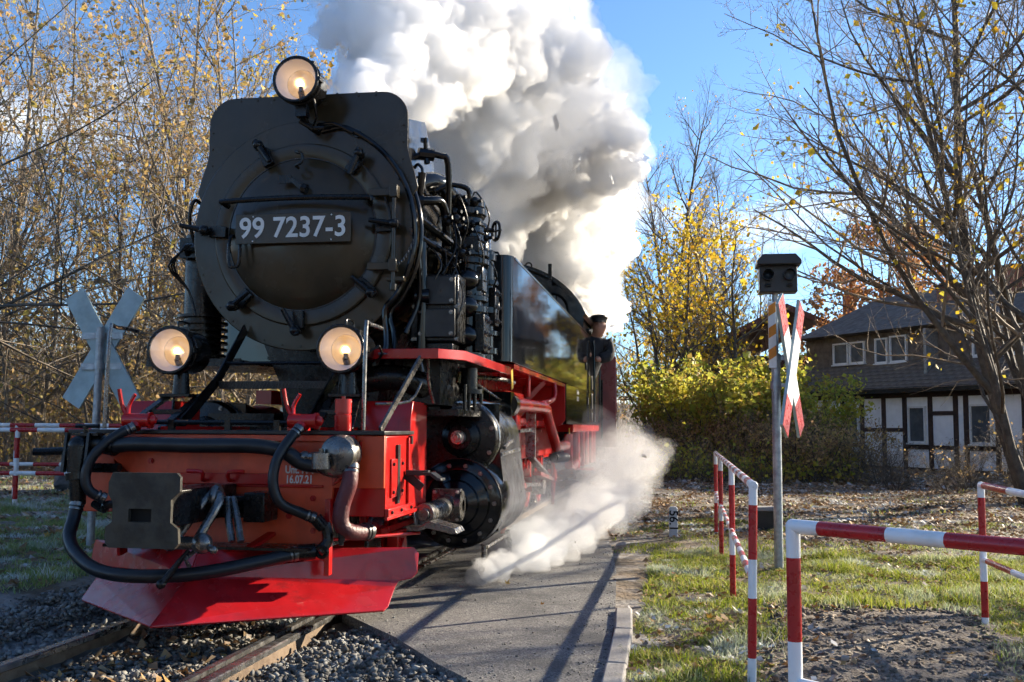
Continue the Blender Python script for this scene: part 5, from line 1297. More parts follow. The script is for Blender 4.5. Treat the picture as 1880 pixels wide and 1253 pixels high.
# ---------------------------------------------------------------- crossing signs, signal, milestone
def cross_arms(c, u, n, L, w, mat_front, t, ends=True, ang=30):
    """two arms in the plane spanned by u and z; n points to the face"""
    c, u, n = Vector(c), Vector(u).normalized(), Vector(n).normalized()
    for s in (-1, 1):
        a = math.radians(ang); d = (u * (s * math.sin(a)) + Vector((0, 0, math.cos(a)))).normalized(); e = d.cross(n).normalized()
        o = c + n * (.012 if s > 0 else -.006)
        mb = MB(); tip = w * .30
        h = L / 2
        pts = [(-w / 2, -h), (w / 2, -h), (w / 2, h), (-w / 2, h)]
        mb.m = 1; mb.prism([(-w / 2, -h), (w / 2, -h), (w / 2, h), (-w / 2, h)], o, e, d, -n * .022)
        arm = mb.build('sign_arm', ['bar_white', 'sign_back'], t, bevel=.003)
        fm = MB()
        q = o + n * .0035
        for k, (a0, a1) in enumerate(((-h + .004, -h * .52), (-h * .52, h * .52), (h * .52, h - .004))):
            fm.m = 0 if k == 1 else 1
            fm.prism([(-w / 2 + .006, a0), (w / 2 - .006, a0), (w / 2 - .006, a1), (-w / 2 + .006, a1)], q, e, d, -n * .003)
        fm.build('arm_face', ['bar_white', 'bar_red'], arm, smooth=False)
sl = thing('crossing_sign', 'grey back of a level crossing cross sign left of the locomotive', 'road sign', (-2.83, 8.9, 0))
mb = MB(); mb.tube([(-2.83, 8.9, -.05), (-2.81, 8.9, 2.03)], .036, 14); mb.build('post', 'galvanised', sl)
cross_arms((-2.81, 8.965, 1.835), (1, 0, 0), (.06, 1, 0), 1.22, .215, 'bar_white', sl, ang=31)
mb = MB()
for z in (1.95, 1.66): mb = MB(); mb.bx(-3.02, -2.60, 8.93, 8.945, z - .03, z + .03); mb.cyl((-2.81, 8.9, z - .03), (-2.81, 8.9, z + .03), .043, n=14); mb.build('sign_clamp', 'galvanised', sl)
sr = thing('crossing_sign', 'red and white crossing cross sign with light signal on post right of the path', 'road sign', (3.37, 8.62, 0))
mb = MB(); mb.tube([(3.37, 8.62, -.05), (3.37, 8.62, 1.72)], .036, 16); mb.tube([(3.37, 8.62, 1.70), (3.375, 8.62, 2.24)], .024, 12); mb.build('post', 'galvanised', sr)
nrm = Vector((.945, -.33, 0)).normalized(); uu = Vector((.33, .945, 0)).normalized()
cross_arms(Vector((3.50, 8.60, 1.61)), uu, nrm, 1.24, .20, 'bar_white', sr, ang=32)
mb = MB()
for z in (1.68, 1.46): mb = MB(); mb.bar((3.36, 8.62, z), (3.50, 8.60, z), .04, .03); mb.cyl((3.37, 8.62, z - .03), (3.37, 8.62, z + .03), .046, n=14); mb.build('sign_clamp', 'galvanised', sr)
mb = MB(); mb.box((3.343, 8.575, 1.87), (.062, .012, .54)); st = mb.build('striped_marker', 'white_paint', sr, bevel=.002)
for k in range(3):
    z = 1.66 + k * .18; mb = MB(); mb.prism([(-.030, z), (.030, z + .04), (.030, z + .125), (-.030, z + .085)], (3.343, 8.568, 0), (1, 0, 0), (0, 0, 1), (0, -.003, 0)); mb.build('marker_stripe', 'orange_paint', st, smooth=False)
RL = Matrix.Rotation(-.05, 3, 'Z')
mb = MB(); mb.box((3.395, 8.60, 2.335), (.30, .16, .24)); sg = mb.build('signal_box', 'signal_black', sr, bevel=.008)
mb = MB(); mb.prism([(-.175, 0), (-.175, .035), (-.13, .085), (.13, .085), (.175, .035), (.175, 0)], (3.395, 8.42, 2.43), (1, 0, 0), (0, 0, 1), (0, .28, 0)); mb.build('signal_hood', 'signal_black', sg, bevel=.006)
for dx, mt in ((-.085, 'dark_glass'), (.085, 'grey_glass')):
    c = (3.395 + dx, 8.52, 2.355)
    mb = MB(); mb.lathe([(.048, 0), (.048, .07), (.044, .07), (.042, .0)], c, AX, 20); mb.lathe([(.05, -.005), (.05, .012), (.04, .012)], (c[0], c[1], c[2]), AX, 20); mb.tube([(c[0] - .02, 8.5, c[2] - .085), (c[0] + .02, 8.5, c[2] - .085)], .014, 8); mb.build('lens_visor', 'signal_black', sg)
    mb = MB(); mb.lathe([(.042, 0), (.03, .012), (0, .018)], c, AX, 20); mb.build('signal_lens', mt, sg)
ms = thing('milestone', 'short white track distance post with sideways digits 56.1', 'milestone', (2.52, 10.77, 0))
mb = MB(); mb.prism([(-.045, -.05), (.045, -.05), (.045, .28), (.03, .30), (-.03, .30), (-.045, .28)], (2.52, 10.74, 0), (1, 0, 0), (0, 0, 1), (0, .07, 0)); sb_ = mb.build('stone_post', 'stone_white', ms, bevel=.006)
lettering('distance_digits', '56.1', .125, 'ink_black', Matrix.Translation((2.52, 10.738, .16)) @ FRONT @ Matrix.Rotation(-PI / 2, 4, 'Z'), ms, extrude=.001, bold=.002)
cb = thing('cable_cabinet', 'small dark cable box on the leaf litter beside the sign post', 'cable box', (3.55, 11.9, 0))
mb = MB(); mb.bx(3.40, 3.66, 11.8, 12.0, -.02, .19); mb.build('box_body', 'grey_black', cb, bevel=.01)
mb = MB(); mb.bx(3.37, 3.69, 11.77, 12.03, .19, .235); mb.build('box_lid', 'kerb_concrete', cb, bevel=.012)
mb = MB(); mb.ball((-6.6, 14.6, .30), (.32, .25, .34), 10, 7); mb.v = [(x + rnd.gauss(0, .03), y + rnd.gauss(0, .03), z + rnd.gauss(0, .03)) for x, y, z in mb.v]; bo = mb.build('boulder', 'gravel'); tag(bo, 'grey boulder in the grass behind the left barriers', 'stone')

# ---------------------------------------------------------------- houses
def place_house(root, loc, d):
    root.location = loc; root.rotation_euler = (0, 0, math.atan2(d[1], d[0]))
hs = thing('half_timbered_house', 'white half-timbered house with dark shingled attic behind the bushes', 'house', local=True)
UL = 10.4
def hb(mb, u0, u1, w0, w1, z0, z1): return mb.bx(u0, u1, w0, w1, z0, z1)      # u along the wall, w depth behind it
mb = MB(); hb(mb, 0, UL, 0, 7, -.6, 2.25); mb.build('wall', 'plaster', hs)
posts_u = [0, .95, 1.72, 2.55, 3.42, 4.22, 5.15, 6.02, 6.36, 7.35, 8.15, 9.0, 9.7, UL]
for u in posts_u:
    mb = MB(); hb(mb, u - .075, u + .075, -.03, .02, -.5, 2.2); mb.build('timber_post', 'timber', hs)
mb = MB(); hb(mb, -.1, UL + .1, -.035, .02, -.10, .05); mb.build('sill_beam', 'timber', hs)
mb = MB(); hb(mb, -.1, UL + .1, -.04, .02, 2.0, 2.25); mb.build('wall_plate', 'timber', hs)
for u0, u1, z in ((.95, 1.72, 1.1), (2.55, 3.42, 1.09), (3.42, 4.22, 1.09), (5.15, 6.02, .62), (5.15, 6.02, 1.55), (6.36, 7.35, .62), (8.15, 9.0, 1.1), (0, .95, 1.1), (9.7, UL, 1.1)):
    mb = MB(); hb(mb, u0 + .075, u1 - .075, -.028, .02, z - .055, z + .055); mb.build('timber_rail', 'timber', hs)
def window(root, u0, u1, z0, z1, w=-.02, frame='white_paint', mullion=False):
    mb = MB(); hb(mb, u0, u1, w - .006, w + .01, z0, z1); wn_ = mb.build('window', 'grey_glass', root)
    mb = MB(); t = .05
    for a in ((u0 - t, u1 + t, z1, z1 + t), (u0 - t, u1 + t, z0 - t, z0), (u0 - t, u0, z0, z1), (u1, u1 + t, z0, z1)): mb.bx(a[0], a[1], w - .05, w + .02, a[2], a[3])
    if mullion: mb.bx((u0 + u1) / 2 - .02, (u0 + u1) / 2 + .02, w - .03, w + .02, z0, z1)
    mb.build('window_frame', frame, wn_)
    mb = MB(); mb.bx(u0 - .08, u1 + .08, w - .09, w + .02, z0 - t - .04, z0 - t - .003); mb.build('window_sill', frame, wn_)
for u0, u1, z0, z1 in ((4.42, 4.95, .78, 1.70), (6.55, 7.15, .78, 1.72), (1.86, 2.38, .80, 1.62), (8.35, 8.85, .8, 1.7)):
    window(hs, u0, u1, z0, z1)
    mb = MB(); hb(mb, u0 - .15, u1 + .15, -.028, .02, z0 - .22, z0 - .10); mb.build('timber_rail', 'timber', hs)
# mansard: rows of shingles as real overlapping courses
mb = MB(); mb.prism([(-.45, 2.14), (-.45, 2.24), (.35, 3.02), (.35, 3.95), (-.05, 4.0), (3.5, 5.55), (7.0, 4.0), (7.0, 2.14)], (-.3, 0, 0), (0, 1, 0), (0, 0, 1), (UL + .6, 0, 0)); mb.build('roof', 'shingle', hs)
shm = MB(); shm.box((0, 0, 0), (.30, .20, .018)); shm = shm.mesh('shingle', 'shingle', smooth=False)
ang = math.atan2(.78, .80)
for r in range(7):
    n_ = 36
    for k in range(n_):
        t = (r + .5) / 7; o = bpy.data.objects.new('shingle', shm); col.objects.link(o); put(o, hs)
        o.location = (-.25 + (k + .5 * (r % 2)) * .302, -.47 + .80 * t - .02, 2.25 + .78 * t + rnd.uniform(0, .006)); o.rotation_euler = (ang - .06 + rnd.uniform(-.02, .02), 0, rnd.uniform(-.02, .02))
mb = MB(); mb.bx(-.4, UL + .4, -.50, -.42, 2.14, 2.28); mb.build('gutter', 'grey_black', hs)
for u0, u1, z0, z1 in ((1.05, 1.62, 3.15, 3.72), (1.78, 2.32, 3.15, 3.72), (2.85, 3.25, 3.10, 3.75), (3.45, 4.0, 3.10, 3.78), (6.4, 7.0, 3.1, 3.75), (7.3, 7.9, 3.1, 3.75)):
    window(hs, u0, u1, z0, z1, .33)
mb = MB(); mb.bx(5.05, 5.15, -.1, .4, 2.4, 3.9); mb.build('downpipe', 'galvanised', hs)
for u, z in ((3.9, 5.35), (6.0, 5.6)):
    mb = MB(); mb.bx(u - .3, u + .3, 2.0, 2.6, 4.3, z); ch = mb.build('chimney', 'brick_red', hs); mb = MB(); mb.bx(u - .36, u + .36, 1.94, 2.66, z, z + .08); mb.build('chimney_cap', 'grey_black', ch)
dvec = (4.603 / 8.378, -7.0 / 8.378)
place_house(hs, (6.607, 34.0, 0), dvec)
h2 = thing('dark_timber_house', 'dark brown timber house with red roof half hidden behind yellow trees', 'house', local=True)
mb = MB(); mb.bx(0, 7, 0, 6, -.6, 4.0); mb.build('wall', 'timber', h2)
mb = MB(); mb.prism([(-.6, 3.85), (-.6, 4.05), (3.5, 6.0), (7.6, 4.05), (7.6, 3.85), (3.5, 5.75)], (0, -.5, 0), (1, 0, 0), (0, 0, 1), (0, 7, 0)); mb.build('roof', 'roof_red', h2)
mb = MB()
for i in range(5): mb.bx(0.0, 7.0, -.03, -.005, .4 + i * .7, 1.08 + i * .7) if .4 + i * .7 < 3.3 else None
mb.build('boarding', 'timber', h2)
for u in (1.9, 3.2, 4.5): window(h2, u, u + .95, 2.35, 3.35, -.04)
mb = MB(); mb.bx(5.2, 5.7, 2.5, 3.0, 5.2, 6.6); mb.build('chimney', 'brick_red', h2)
place_house(h2, (3.6, 42.5, 0), (.96, -.28))
# ---------------------------------------------------------------- trees
def grow_tree(seed, H, r0, stems=1, spread=.35, n1=16, n2=8, n3=5, n4=0, up=.25, l1=.42, trunk_bare=.25, droop=0.0, wob=.10, lean=(0, 0), stem_len=1.0, ang=(35, 70)):
    R = random.Random(seed); lines = []; tips = []
    def rv(): return Vector((R.gauss(0, 1), R.gauss(0, 1), R.gauss(0, 1)))
    def branch(p, d, L, r, lev):
        n = (9, 7, 5, 4, 3)[min(lev, 4)]; pts = [p.copy()]; rr = [r]; seg = L / n
        taper = .25 if lev else .18
        for i in range(n):
            d = (d + rv() * wob * (1.0 if lev else .5) + Vector((0, 0, 1)) * (up * .18 if lev else .05) - Vector((0, 0, 1)) * (droop * .12 * lev * (i / n))).normalized()
            p = p + d * seg; pts.append(p.copy()); rr.append(max(r * (1 - (1 - taper) * (i + 1) / n), .0022))
        lines.append((lev, pts, rr))
        if lev >= 2: tips.append((pts, lev))
        cnt = (n1, n2, n3, n4, 0)[lev]
        t0 = trunk_bare if lev == 0 else .18
        for k in range(cnt):
            t = t0 + (1 - t0) * ((k + R.random()) / cnt)
            fi = t * n; i0 = min(int(fi), n - 1); f = fi - i0
            q = pts[i0].lerp(pts[i0 + 1], f); dd = (pts[i0 + 1] - pts[i0]).normalized()
            a = math.radians(R.uniform(*ang)) * (1 if lev == 0 else .85)
            side = rv(); side = (side - dd * side.dot(dd)).normalized()
            if lev == 0 and R.random() < .6: side.z = abs(side.z)
            nd = (dd * math.cos(a) + side * math.sin(a)).normalized()
            rc = rr[i0] * R.uniform(.42, .66) if lev == 0 else rr[i0] * R.uniform(.5, .72)
            Lc = L * (l1 if lev == 0 else .50) * R.uniform(.6, 1.15) * (1.15 - .65 * t)
            branch(q, nd, Lc, max(rc, .0025), lev + 1)
    for s in range(stems):
        a = 2 * PI * s / max(stems, 1) + R.uniform(-.5, .5); sp = spread if stems > 1 else R.uniform(0, .06)
        d = Vector((math.cos(a) * sp + lean[0], math.sin(a) * sp + lean[1], 1)).normalized()
        branch(Vector((math.cos(a) * .12 * (stems > 1), math.sin(a) * .12 * (stems > 1), -.15)), d, H * R.uniform(.85, 1.05) * stem_len, r0 * (1 if stems == 1 else R.uniform(.6, .9)), 0)
    return lines, tips
def tubes(lines, lev0, lev1):
    V, F = [], []; o = 0
    for lev, pts, rr in lines:
        if not (lev0 <= lev <= lev1): continue
        n = (9, 6, 4, 3, 3)[min(lev, 4)]
        d0 = (pts[1] - pts[0]).normalized(); a = d0.cross(Vector((.31, .2, .93)))
        if a.length < 1e-3: a = d0.cross(Vector((1, 0, 0)))
        a.normalize(); m_ = len(pts)
        for i, p in enumerate(pts):
            d = (pts[min(i + 1, m_ - 1)] - pts[max(i - 1, 0)]).normalized(); a = (a - d * a.dot(d)).normalized(); b = d.cross(a)
            fl = 1.0
            if lev == 0 and i == 0: fl = 1.45
            for k in range(n):
                t = 2 * PI * k / n; V.append(p + (a * math.cos(t) + b * math.sin(t)) * (rr[i] * fl))
        for i in range(m_ - 1):
            for k in range(n):
                k2 = (k + 1) % n; F.append((o + i * n + k, o + i * n + k2, o + (i + 1) * n + k2, o + (i + 1) * n + k))
        o += m_ * n
    return np.array([tuple(v) for v in V]), np.array(F)
def leaf_cards(P, smin, smax, droop=.3):
    n = len(P); s = (rng.uniform(smin, smax, n) * rng.lognormal(-.03, .28, n))[:, None]
    d = rng.normal(0, 1, (n, 3)); d[:, 2] -= droop; d /= np.linalg.norm(d, axis=1)[:, None]
    e = np.cross(d, rng.normal(0, 1, (n, 3))); e /= np.linalg.norm(e, axis=1)[:, None] + 1e-9
    nn = np.cross(d, e)
    V = np.stack([P, P + d * s * .55 + e * s * .42 + nn * s * .12, P + d * s * 1.1, P + d * s * .55 - e * s * .42 + nn * s * .12], 1)
    o = (np.arange(n) * 4)[:, None]
    return V.reshape(-1, 3), np.concatenate([o + np.array([[0, 2, 1]]), o + np.array([[0, 3, 2]])])
def tip_points(tips, n, zmin=-9, zmax=99, clump=.10, bias=None):
    P = []
    R = random.Random(n)
    while len(P) < n:
        pts, lev = tips[R.randrange(len(tips))]
        i = R.randrange(max(1, len(pts) // 2), len(pts)); p = pts[i]
        if not (zmin <= p.z <= zmax): 
            if R.random() < .9: continue
        for k in range(R.randint(1, 7)): P.append((p.x + R.gauss(0, clump), p.y + R.gauss(0, clump), p.z + R.gauss(0, clump)))
    return np.array(P[:n])
protos = {}
def make_proto(key, name, bark, twig, leaf=None, nleaf=0, ls=(.05, .09), zr=(-9, 99), clump=.10, ldroop=.4, **k):
    lines, tips = grow_tree(**k)
    v, f = tubes(lines, 0, 1); a = npmesh('trunk', v, f, bark, True)
    v, f = tubes(lines, 2, 9); b = npmesh('branches', v, f, twig, True)
    c = None
    if nleaf:
        v, f = leaf_cards(tip_points(tips, nleaf, zr[0], zr[1], clump), ls[0], ls[1], ldroop); c = npmesh('crown', v, f, leaf)
    protos[key] = (name, a, b, c)
def plant(key, x, y, s, rz, label, cat, group=None, sz=None, z=None):
    name, a, b, c = protos[key]
    t = thing(name, label, cat, (x, y, float(height(x, y)) - .05 if z is None else z), group, local=True)
    t.scale = (s, s, sz or s); t.rotation_euler = (0, 0, rz)
    for nm, me in (('trunk', a), ('branches', b), ('crown', c)):
        if me:
            o = bpy.data.objects.new(nm, me); col.objects.link(o); o.parent = t
    return t
make_proto('big', 'maple_tree', 'bark', 'twig_pale', 'leaf_yellow', 2200, (.05, .09), (0, 7.0), .10, seed=24, H=10.5, r0=.112, stems=5, spread=.26, n1=22, n2=10, n3=7, n4=3, up=.50, l1=.52, trunk_bare=.10, wob=.10, ang=(40, 76), lean=(-.10, -.02))
make_proto('tall', 'bare_tree', 'bark', 'twig', 'leaf_brown', 420, (.05, .09), clump=.15, seed=5, H=12.5, r0=.14, stems=1, n1=30, n2=11, n3=8, up=.5, l1=.36, trunk_bare=.20, wob=.10, ang=(32, 60))
make_proto('tall2', 'bare_tree', 'bark_pale', 'twig_pale', 'leaf_yellow', 420, (.05, .09), clump=.2, seed=8, H=11.5, r0=.13, stems=2, spread=.10, n1=24, n2=8, n3=6, up=.7, l1=.30, trunk_bare=.15, wob=.09, ang=(25, 50))
make_proto('yellow', 'maple_tree', 'bark', 'twig', 'leaf_yellow', 1700, (.08, .14), (1.2, 99), .20, seed=14, H=6.2, r0=.11, stems=3, spread=.26, n1=13, n2=7, n3=4, up=.35, l1=.42, trunk_bare=.2, wob=.10)
make_proto('yellow2', 'maple_tree', 'bark', 'twig_pale', 'leaf_yellow', 1500, (.08, .13), (1.0, 99), .20, seed=17, H=7.5, r0=.10, stems=2, spread=.2, n1=15, n2=7, n3=5, up=.4, l1=.38, trunk_bare=.2, wob=.11)
make_proto('orange', 'beech_tree', 'bark', 'twig', 'leaf_orange', 7000, (.09, .15), (1.5, 99), .14, 1.4, seed=31, H=8.0, r0=.14, stems=1, n1=22, n2=9, n3=5, up=.1, l1=.48, trunk_bare=.22, droop=.7, wob=.09, ang=(50, 85))
make_proto('wild', 'woodland_tree', 'bark_pale', 'twig_pale', 'leaf_wood', 2000, (.05, .09), clump=.12, seed=41, H=9.5, r0=.075, stems=2, spread=.12, n1=24, n2=9, n3=6, up=.2, l1=.40, trunk_bare=.08, wob=.13, ang=(40, 80))
make_proto('wild2', 'woodland_tree', 'bark', 'twig_pale', 'leaf_wood', 2800, (.05, .09), clump=.12, seed=43, H=7.5, r0=.042, stems=3, spread=.22, n1=18, n2=9, n3=6, up=.05, l1=.48, trunk_bare=.06, droop=.2, wob=.14, ang=(45, 85))
make_proto('shrub', 'leafy_shrub', 'bark', 'twig', 'leaf_mixed', 4600, (.06, .11), (.5, 99), .12, seed=51, H=2.6, r0=.03, stems=7, spread=.55, n1=9, n2=6, n3=3, up=.25, l1=.45, trunk_bare=.1, wob=.12)
make_proto('shrub2', 'brown_shrub', 'bark', 'twig', 'leaf_brown', 2200, (.05, .09), (-9, 1.6), .12, seed=53, H=2.2, r0=.028, stems=8, spread=.6, n1=10, n2=7, n3=4, up=.15, l1=.5, trunk_bare=.05, wob=.14)
make_proto('bareshrub', 'bare_shrub', 'bark', 'twig', 'leaf_brown', 150, (.05, .08), clump=.1, seed=57, H=2.4, r0=.028, stems=9, spread=.6, n1=11, n2=7, n3=4, up=.1, l1=.5, trunk_bare=.05, wob=.15)

plant('big', 8.0, 16.7, 1.08, 0, 'large multi-stemmed maple spreading bare branches at the right edge', 'tree')
plant('tall', 1.95, 39.0, 1.0, .3, 'tall dark bare tree just right of the steam plume', 'tree')
plant('tall', 4.0, 43.0, .93, 2.1, 'bare tree behind the yellow maples, right of the tallest one', 'tree')
plant('tall2', 5.6, 45.0, .85, 1.1, 'slender bare tree behind the red-roofed house', 'tree')
plant('tall', 3.0, 41.0, .92, 4.0, 'bare tree behind the coach, partly behind the steam', 'tree')
plant('yellow2', 2.6, 31.0, 1.0, .5, 'yellow maple standing right behind the coach', 'tree', 'yellow maples by the track')
plant('yellow2', 4.4, 32.5, 1.1, 2.2, 'brightest yellow maple in front of the dark timber house', 'tree', 'yellow maples by the track')
plant('yellow2', 3.8, 34.0, 1.05, 1.0, 'taller thin-leaved yellow maple between the two bushy ones', 'tree', 'yellow maples by the track')
plant('yellow2', 1.75, 36.0, .9, 3.0, 'yellow maple beside the coach roof', 'tree', 'yellow maples by the track')
plant('orange', 9.6, 38.5, 1.1, .9, 'beech with drooping orange leaves behind the house roof', 'tree', 'orange beeches')
plant('orange', 14.5, 30.0, 1.1, 2.6, 'orange beech at the far right edge behind the maple', 'tree', 'orange beeches')
k_ = 0
SH = [('shrub', 2.6, 28.6, 1.0), ('shrub', 3.5, 27.6, 1.12), ('shrub', 4.4, 26.6, 1.15), ('shrub', 5.2, 25.8, .95), ('shrub', 5.7, 25.0, .85), ('shrub', 3.0, 32.0, 1.25), ('shrub', 6.3, 27.6, .62)]
NM = ['yellow-green shrub at the left end of the hedge by the coach', 'second yellow-green shrub of the hedge from the coach', 'tall yellow-green shrub in the middle of the hedge', 'yellow-green shrub behind the signal post', 'yellow-green shrub just right of the signal post', 'yellow-green shrub at the back under the maple', 'green shrub in front of the white house wall']
for (k, x, y, s), lab in zip(SH, NM): plant(k, x, y, s, k_ * 1.3, lab, 'shrub', 'hedge shrubs'); k_ += 1
BS = [(2.3, 27.4, .75), (3.2, 26.3, .8), (4.1, 25.0, .8), (4.9, 24.0, .8), (5.3, 22.3, .75), (6.2, 23.0, .7)]
NB = ['low brown shrub at the foot of the hedge nearest the coach', 'low brown shrub at the hedge foot, second from the coach', 'low brown shrub at the hedge foot behind the long barrier', 'low brown shrub at the hedge foot left of the signal post', 'low brown shrub at the hedge foot beside the signal post', 'low brown shrub below the white house wall']
for (x, y, s), lab in zip(BS, NB): plant('shrub2', x, y, s, k_ * 1.7, lab, 'shrub', 'brown shrubs at the hedge foot'); k_ += 1
BB = [(6.5, 19.8, .42), (7.2, 18.6, .42), (8.3, 18.0, .6), (7.9, 20.5, .45), (9.3, 20.6, .7), (6.6, 22.0, .5)]
NBB = ['bare shrub in front of the house, leftmost of the thicket', 'bare shrub just left of the big maple trunks', 'bare shrub beside the big maple trunks at the right edge', 'bare shrub in front of the house windows', 'bare shrub at the right edge behind the maple', 'bare shrub before the half-timbered wall, at the back']
for (x, y, s), lab in zip(BB, NBB): plant('bareshrub', x, y, s, k_ * 1.9, lab, 'shrub', 'bare shrubs before the house'); k_ += 1
# left wood
LW = [('wild', -5.6, 18.0, 1.05), ('wild2', -8.2, 18.0, 1.1), ('wild2', -4.6, 19.8, 1.0), ('wild', -10.6, 19.0, 1.2), ('tall2', -6.9, 20.5, 1.0), ('wild2', -9.0, 21.5, 1.25), ('tall2', -12.2, 20.0, 1.1), 
      ('yellow2', -6.2, 24.5, 1.15), ('yellow2', -4.2, 26.5, 1.1), ('yellow', -7.8, 27.5, 1.1), ('tall2', -10.5, 26.0, 1.15), ('wild', -16.5, 28.5, 1.4), ('tall2', -5.0, 31.0, 1.15), ('tall2', -7.6, 33.0, 1.2),
      ('tall', -6.3, 37.5, 1.15), ('tall2', -3.4, 36.0, 1.05), ('tall', -9.6, 39.0, 1.2), ('wild', -13.0, 33.0, 1.5), ('yellow2', -9.5, 30.5, 1.2), ('tall', -14.0, 41.0, 1.25), ('tall2', -18.0, 37.0, 1.35), ('wild2', -13.4, 18.6, 1.2), ('tall', -4.2, 43.0, 1.15), ('tall', -21.0, 33.0, 1.3)]
KN = {'wild': 'pale twiggy woodland tree', 'wild2': 'low-branched twiggy tree', 'yellow2': 'thin yellow-leaved tree', 'yellow': 'bushy yellow-leaved tree', 'tall': 'tall bare tree', 'tall2': 'tall pale-barked tree'}
ORD = ['leftmost', 'second from the left', 'third from the left', 'fourth from the left', 'fifth from the left', 'sixth from the left', 'seventh from the left', 'eighth from the left']
rank = {}
for k in KN:
    mem = sorted((((x - CAM.x) / (y + .35 * x)), i) for i, (kk, x, y, s) in enumerate(LW) if kk == k)
    for r, (q, i) in enumerate(mem): rank[i] = ORD[min(r, 7)] if len(mem) > 1 else 'only'
for i, (k, x, y, s) in enumerate(LW):
    plant(k, x, y, s, i * 2.399, KN[k] + ', ' + rank[i] + ' of its kind in the left-hand wood', 'tree', 'wood left of the track')
# tree whose boughs reach in from the left edge
make_proto('bough', 'overhanging_tree', 'bark', 'twig', 'leaf_brown', 2600, (.04, .075), clump=.06, seed=61, H=9.0, r0=.065, stems=1, n1=26, n2=10, n3=7, up=.05, l1=.58, trunk_bare=.18, droop=.15, wob=.09, ang=(60, 95))
plant('bough', -7.9, 11.6, 1.0, .9, 'dark tree reaching long boughs in from the left edge', 'tree')
# trees off to the right whose boughs shade the verge, and the wood behind the viewer that the paint mirrors
plant('tall', 12.6, 12.6, .85, .8, 'bare tree beyond the right edge shading the verge', 'tree')
plant('wild', 14.8, 10.5, 1.0, 2.0, 'twiggy tree beyond the right edge shading the verge', 'tree')
for i, (k, x, y, s) in enumerate([('wild2', -9, -17, 1.3), ('yellow', -4.5, -19, 1.4), ('wild', 1.0, -20, 1.4), ('orange', 6, -18, 1.1), ('yellow', 11, -19, 1.4), ('wild2', 4, -23, 1.5), ('orange', -8, -23, 1.2)]):
    plant(k, x, y, s, i * 1.9, 'tree of the wood behind the viewpoint', 'tree', 'wood behind the viewpoint')

# thicket: uncountable saplings, twigs and clinging leaves between the trees
def thicket(name, n, box, hmin, hmax, leafn, lmat, label, tmat='twig_pale', lsize=(.05, .10), lift=0.0, hscale=None):
    x = rng.uniform(box[0], box[1], n); y = rng.uniform(box[2], box[3], n); h = rng.uniform(hmin, hmax, n) * rng.uniform(.4, 1, n)
    if hscale is not None: h = h * hscale(x, y)
    base = np.stack([x, y, height(x, y) - .05], 1)
    tl_ = rng.normal(0, .38, (n, 2)) * h[:, None]
    # most stems start above ground as side twigs
    st = rng.random(n) < .55; z0 = np.where(st, rng.uniform(.2, .8, n) * h, 0); base[:, 2] += z0; Lh = h * np.where(st, .45, 1.0)
    tip = base + np.stack([tl_[:, 0] * np.where(st, 1.3, .6), tl_[:, 1] * np.where(st, 1.3, .6), Lh], 1)
    mid = (base + tip) / 2 + rng.normal(0, .05, (n, 3)) * h[:, None]
    r = (.0035 + .0035 * h * rng.uniform(.3, 1, n))[:, None]
    a = rng.uniform(0, 2 * PI, n); V = []
    for k in range(3):
        t = a + 2 * PI * k / 3; V.append(base + np.stack([np.cos(t), np.sin(t), np.zeros(n)], 1) * r)
    for k in range(3):
        t = a + 2 * PI * k / 3; V.append(mid + np.stack([np.cos(t), np.sin(t), np.zeros(n)], 1) * r * .7)
    V.append(tip); V = np.stack(V, 1).reshape(-1, 3); o = (np.arange(n) * 7)[:, None]; F = []
    for k in range(3):
        k2 = (k + 1) % 3; F += [o + np.array([[k, k2, 3 + k2]]), o + np.array([[k, 3 + k2, 3 + k]]), o + np.array([[3 + k, 3 + k2, 6]])]
    root = bpy.data.objects.new(name, npmesh(name, V, np.concatenate(F), tmat)); col.objects.link(root); tag(root, label, 'undergrowth', kind='stuff')
    idx = rng.integers(0, n, leafn); t = rng.uniform(.35, 1.0, (leafn, 1))
    P = base[idx] * (1 - t) + tip[idx] * t + rng.normal(0, .05, (leafn, 3))
    v, f = leaf_cards(P, lsize[0], lsize[1]); o_ = bpy.data.objects.new('leaves', npmesh('leaves', v, f, lmat)); col.objects.link(o_); o_.parent = root; o_['kind'] = 'stuff'
thicket('woodland_undergrowth', 5000, (-20, -3.6, 18, 27), 1.0, 3.6, 26000, 'leaf_wood', 'tangle of dry twigs and saplings in the wood left of the track')
thicket('sapling_thicket', 6000, (-26, -2.6, 27, 48), 2.5, 7.5, 24000, 'leaf_wood', 'far mass of saplings deep in the wood left of the track', lsize=(.08, .16))
thicket('bramble_undergrowth', 5000, (1.9, 6.2, 21.5, 29), .4, 1.1, 7000, 'leaf_mixed', 'dark brambles at the foot of the hedge and house', 'twig', (.05, .09))
thicket('leafless_thicket', 7000, (-24, 40, 46, 75), 4, 9.0, 14000, 'leaf_brown', 'far leafless wood closing the view behind the train', 'twig', (.10, .2))
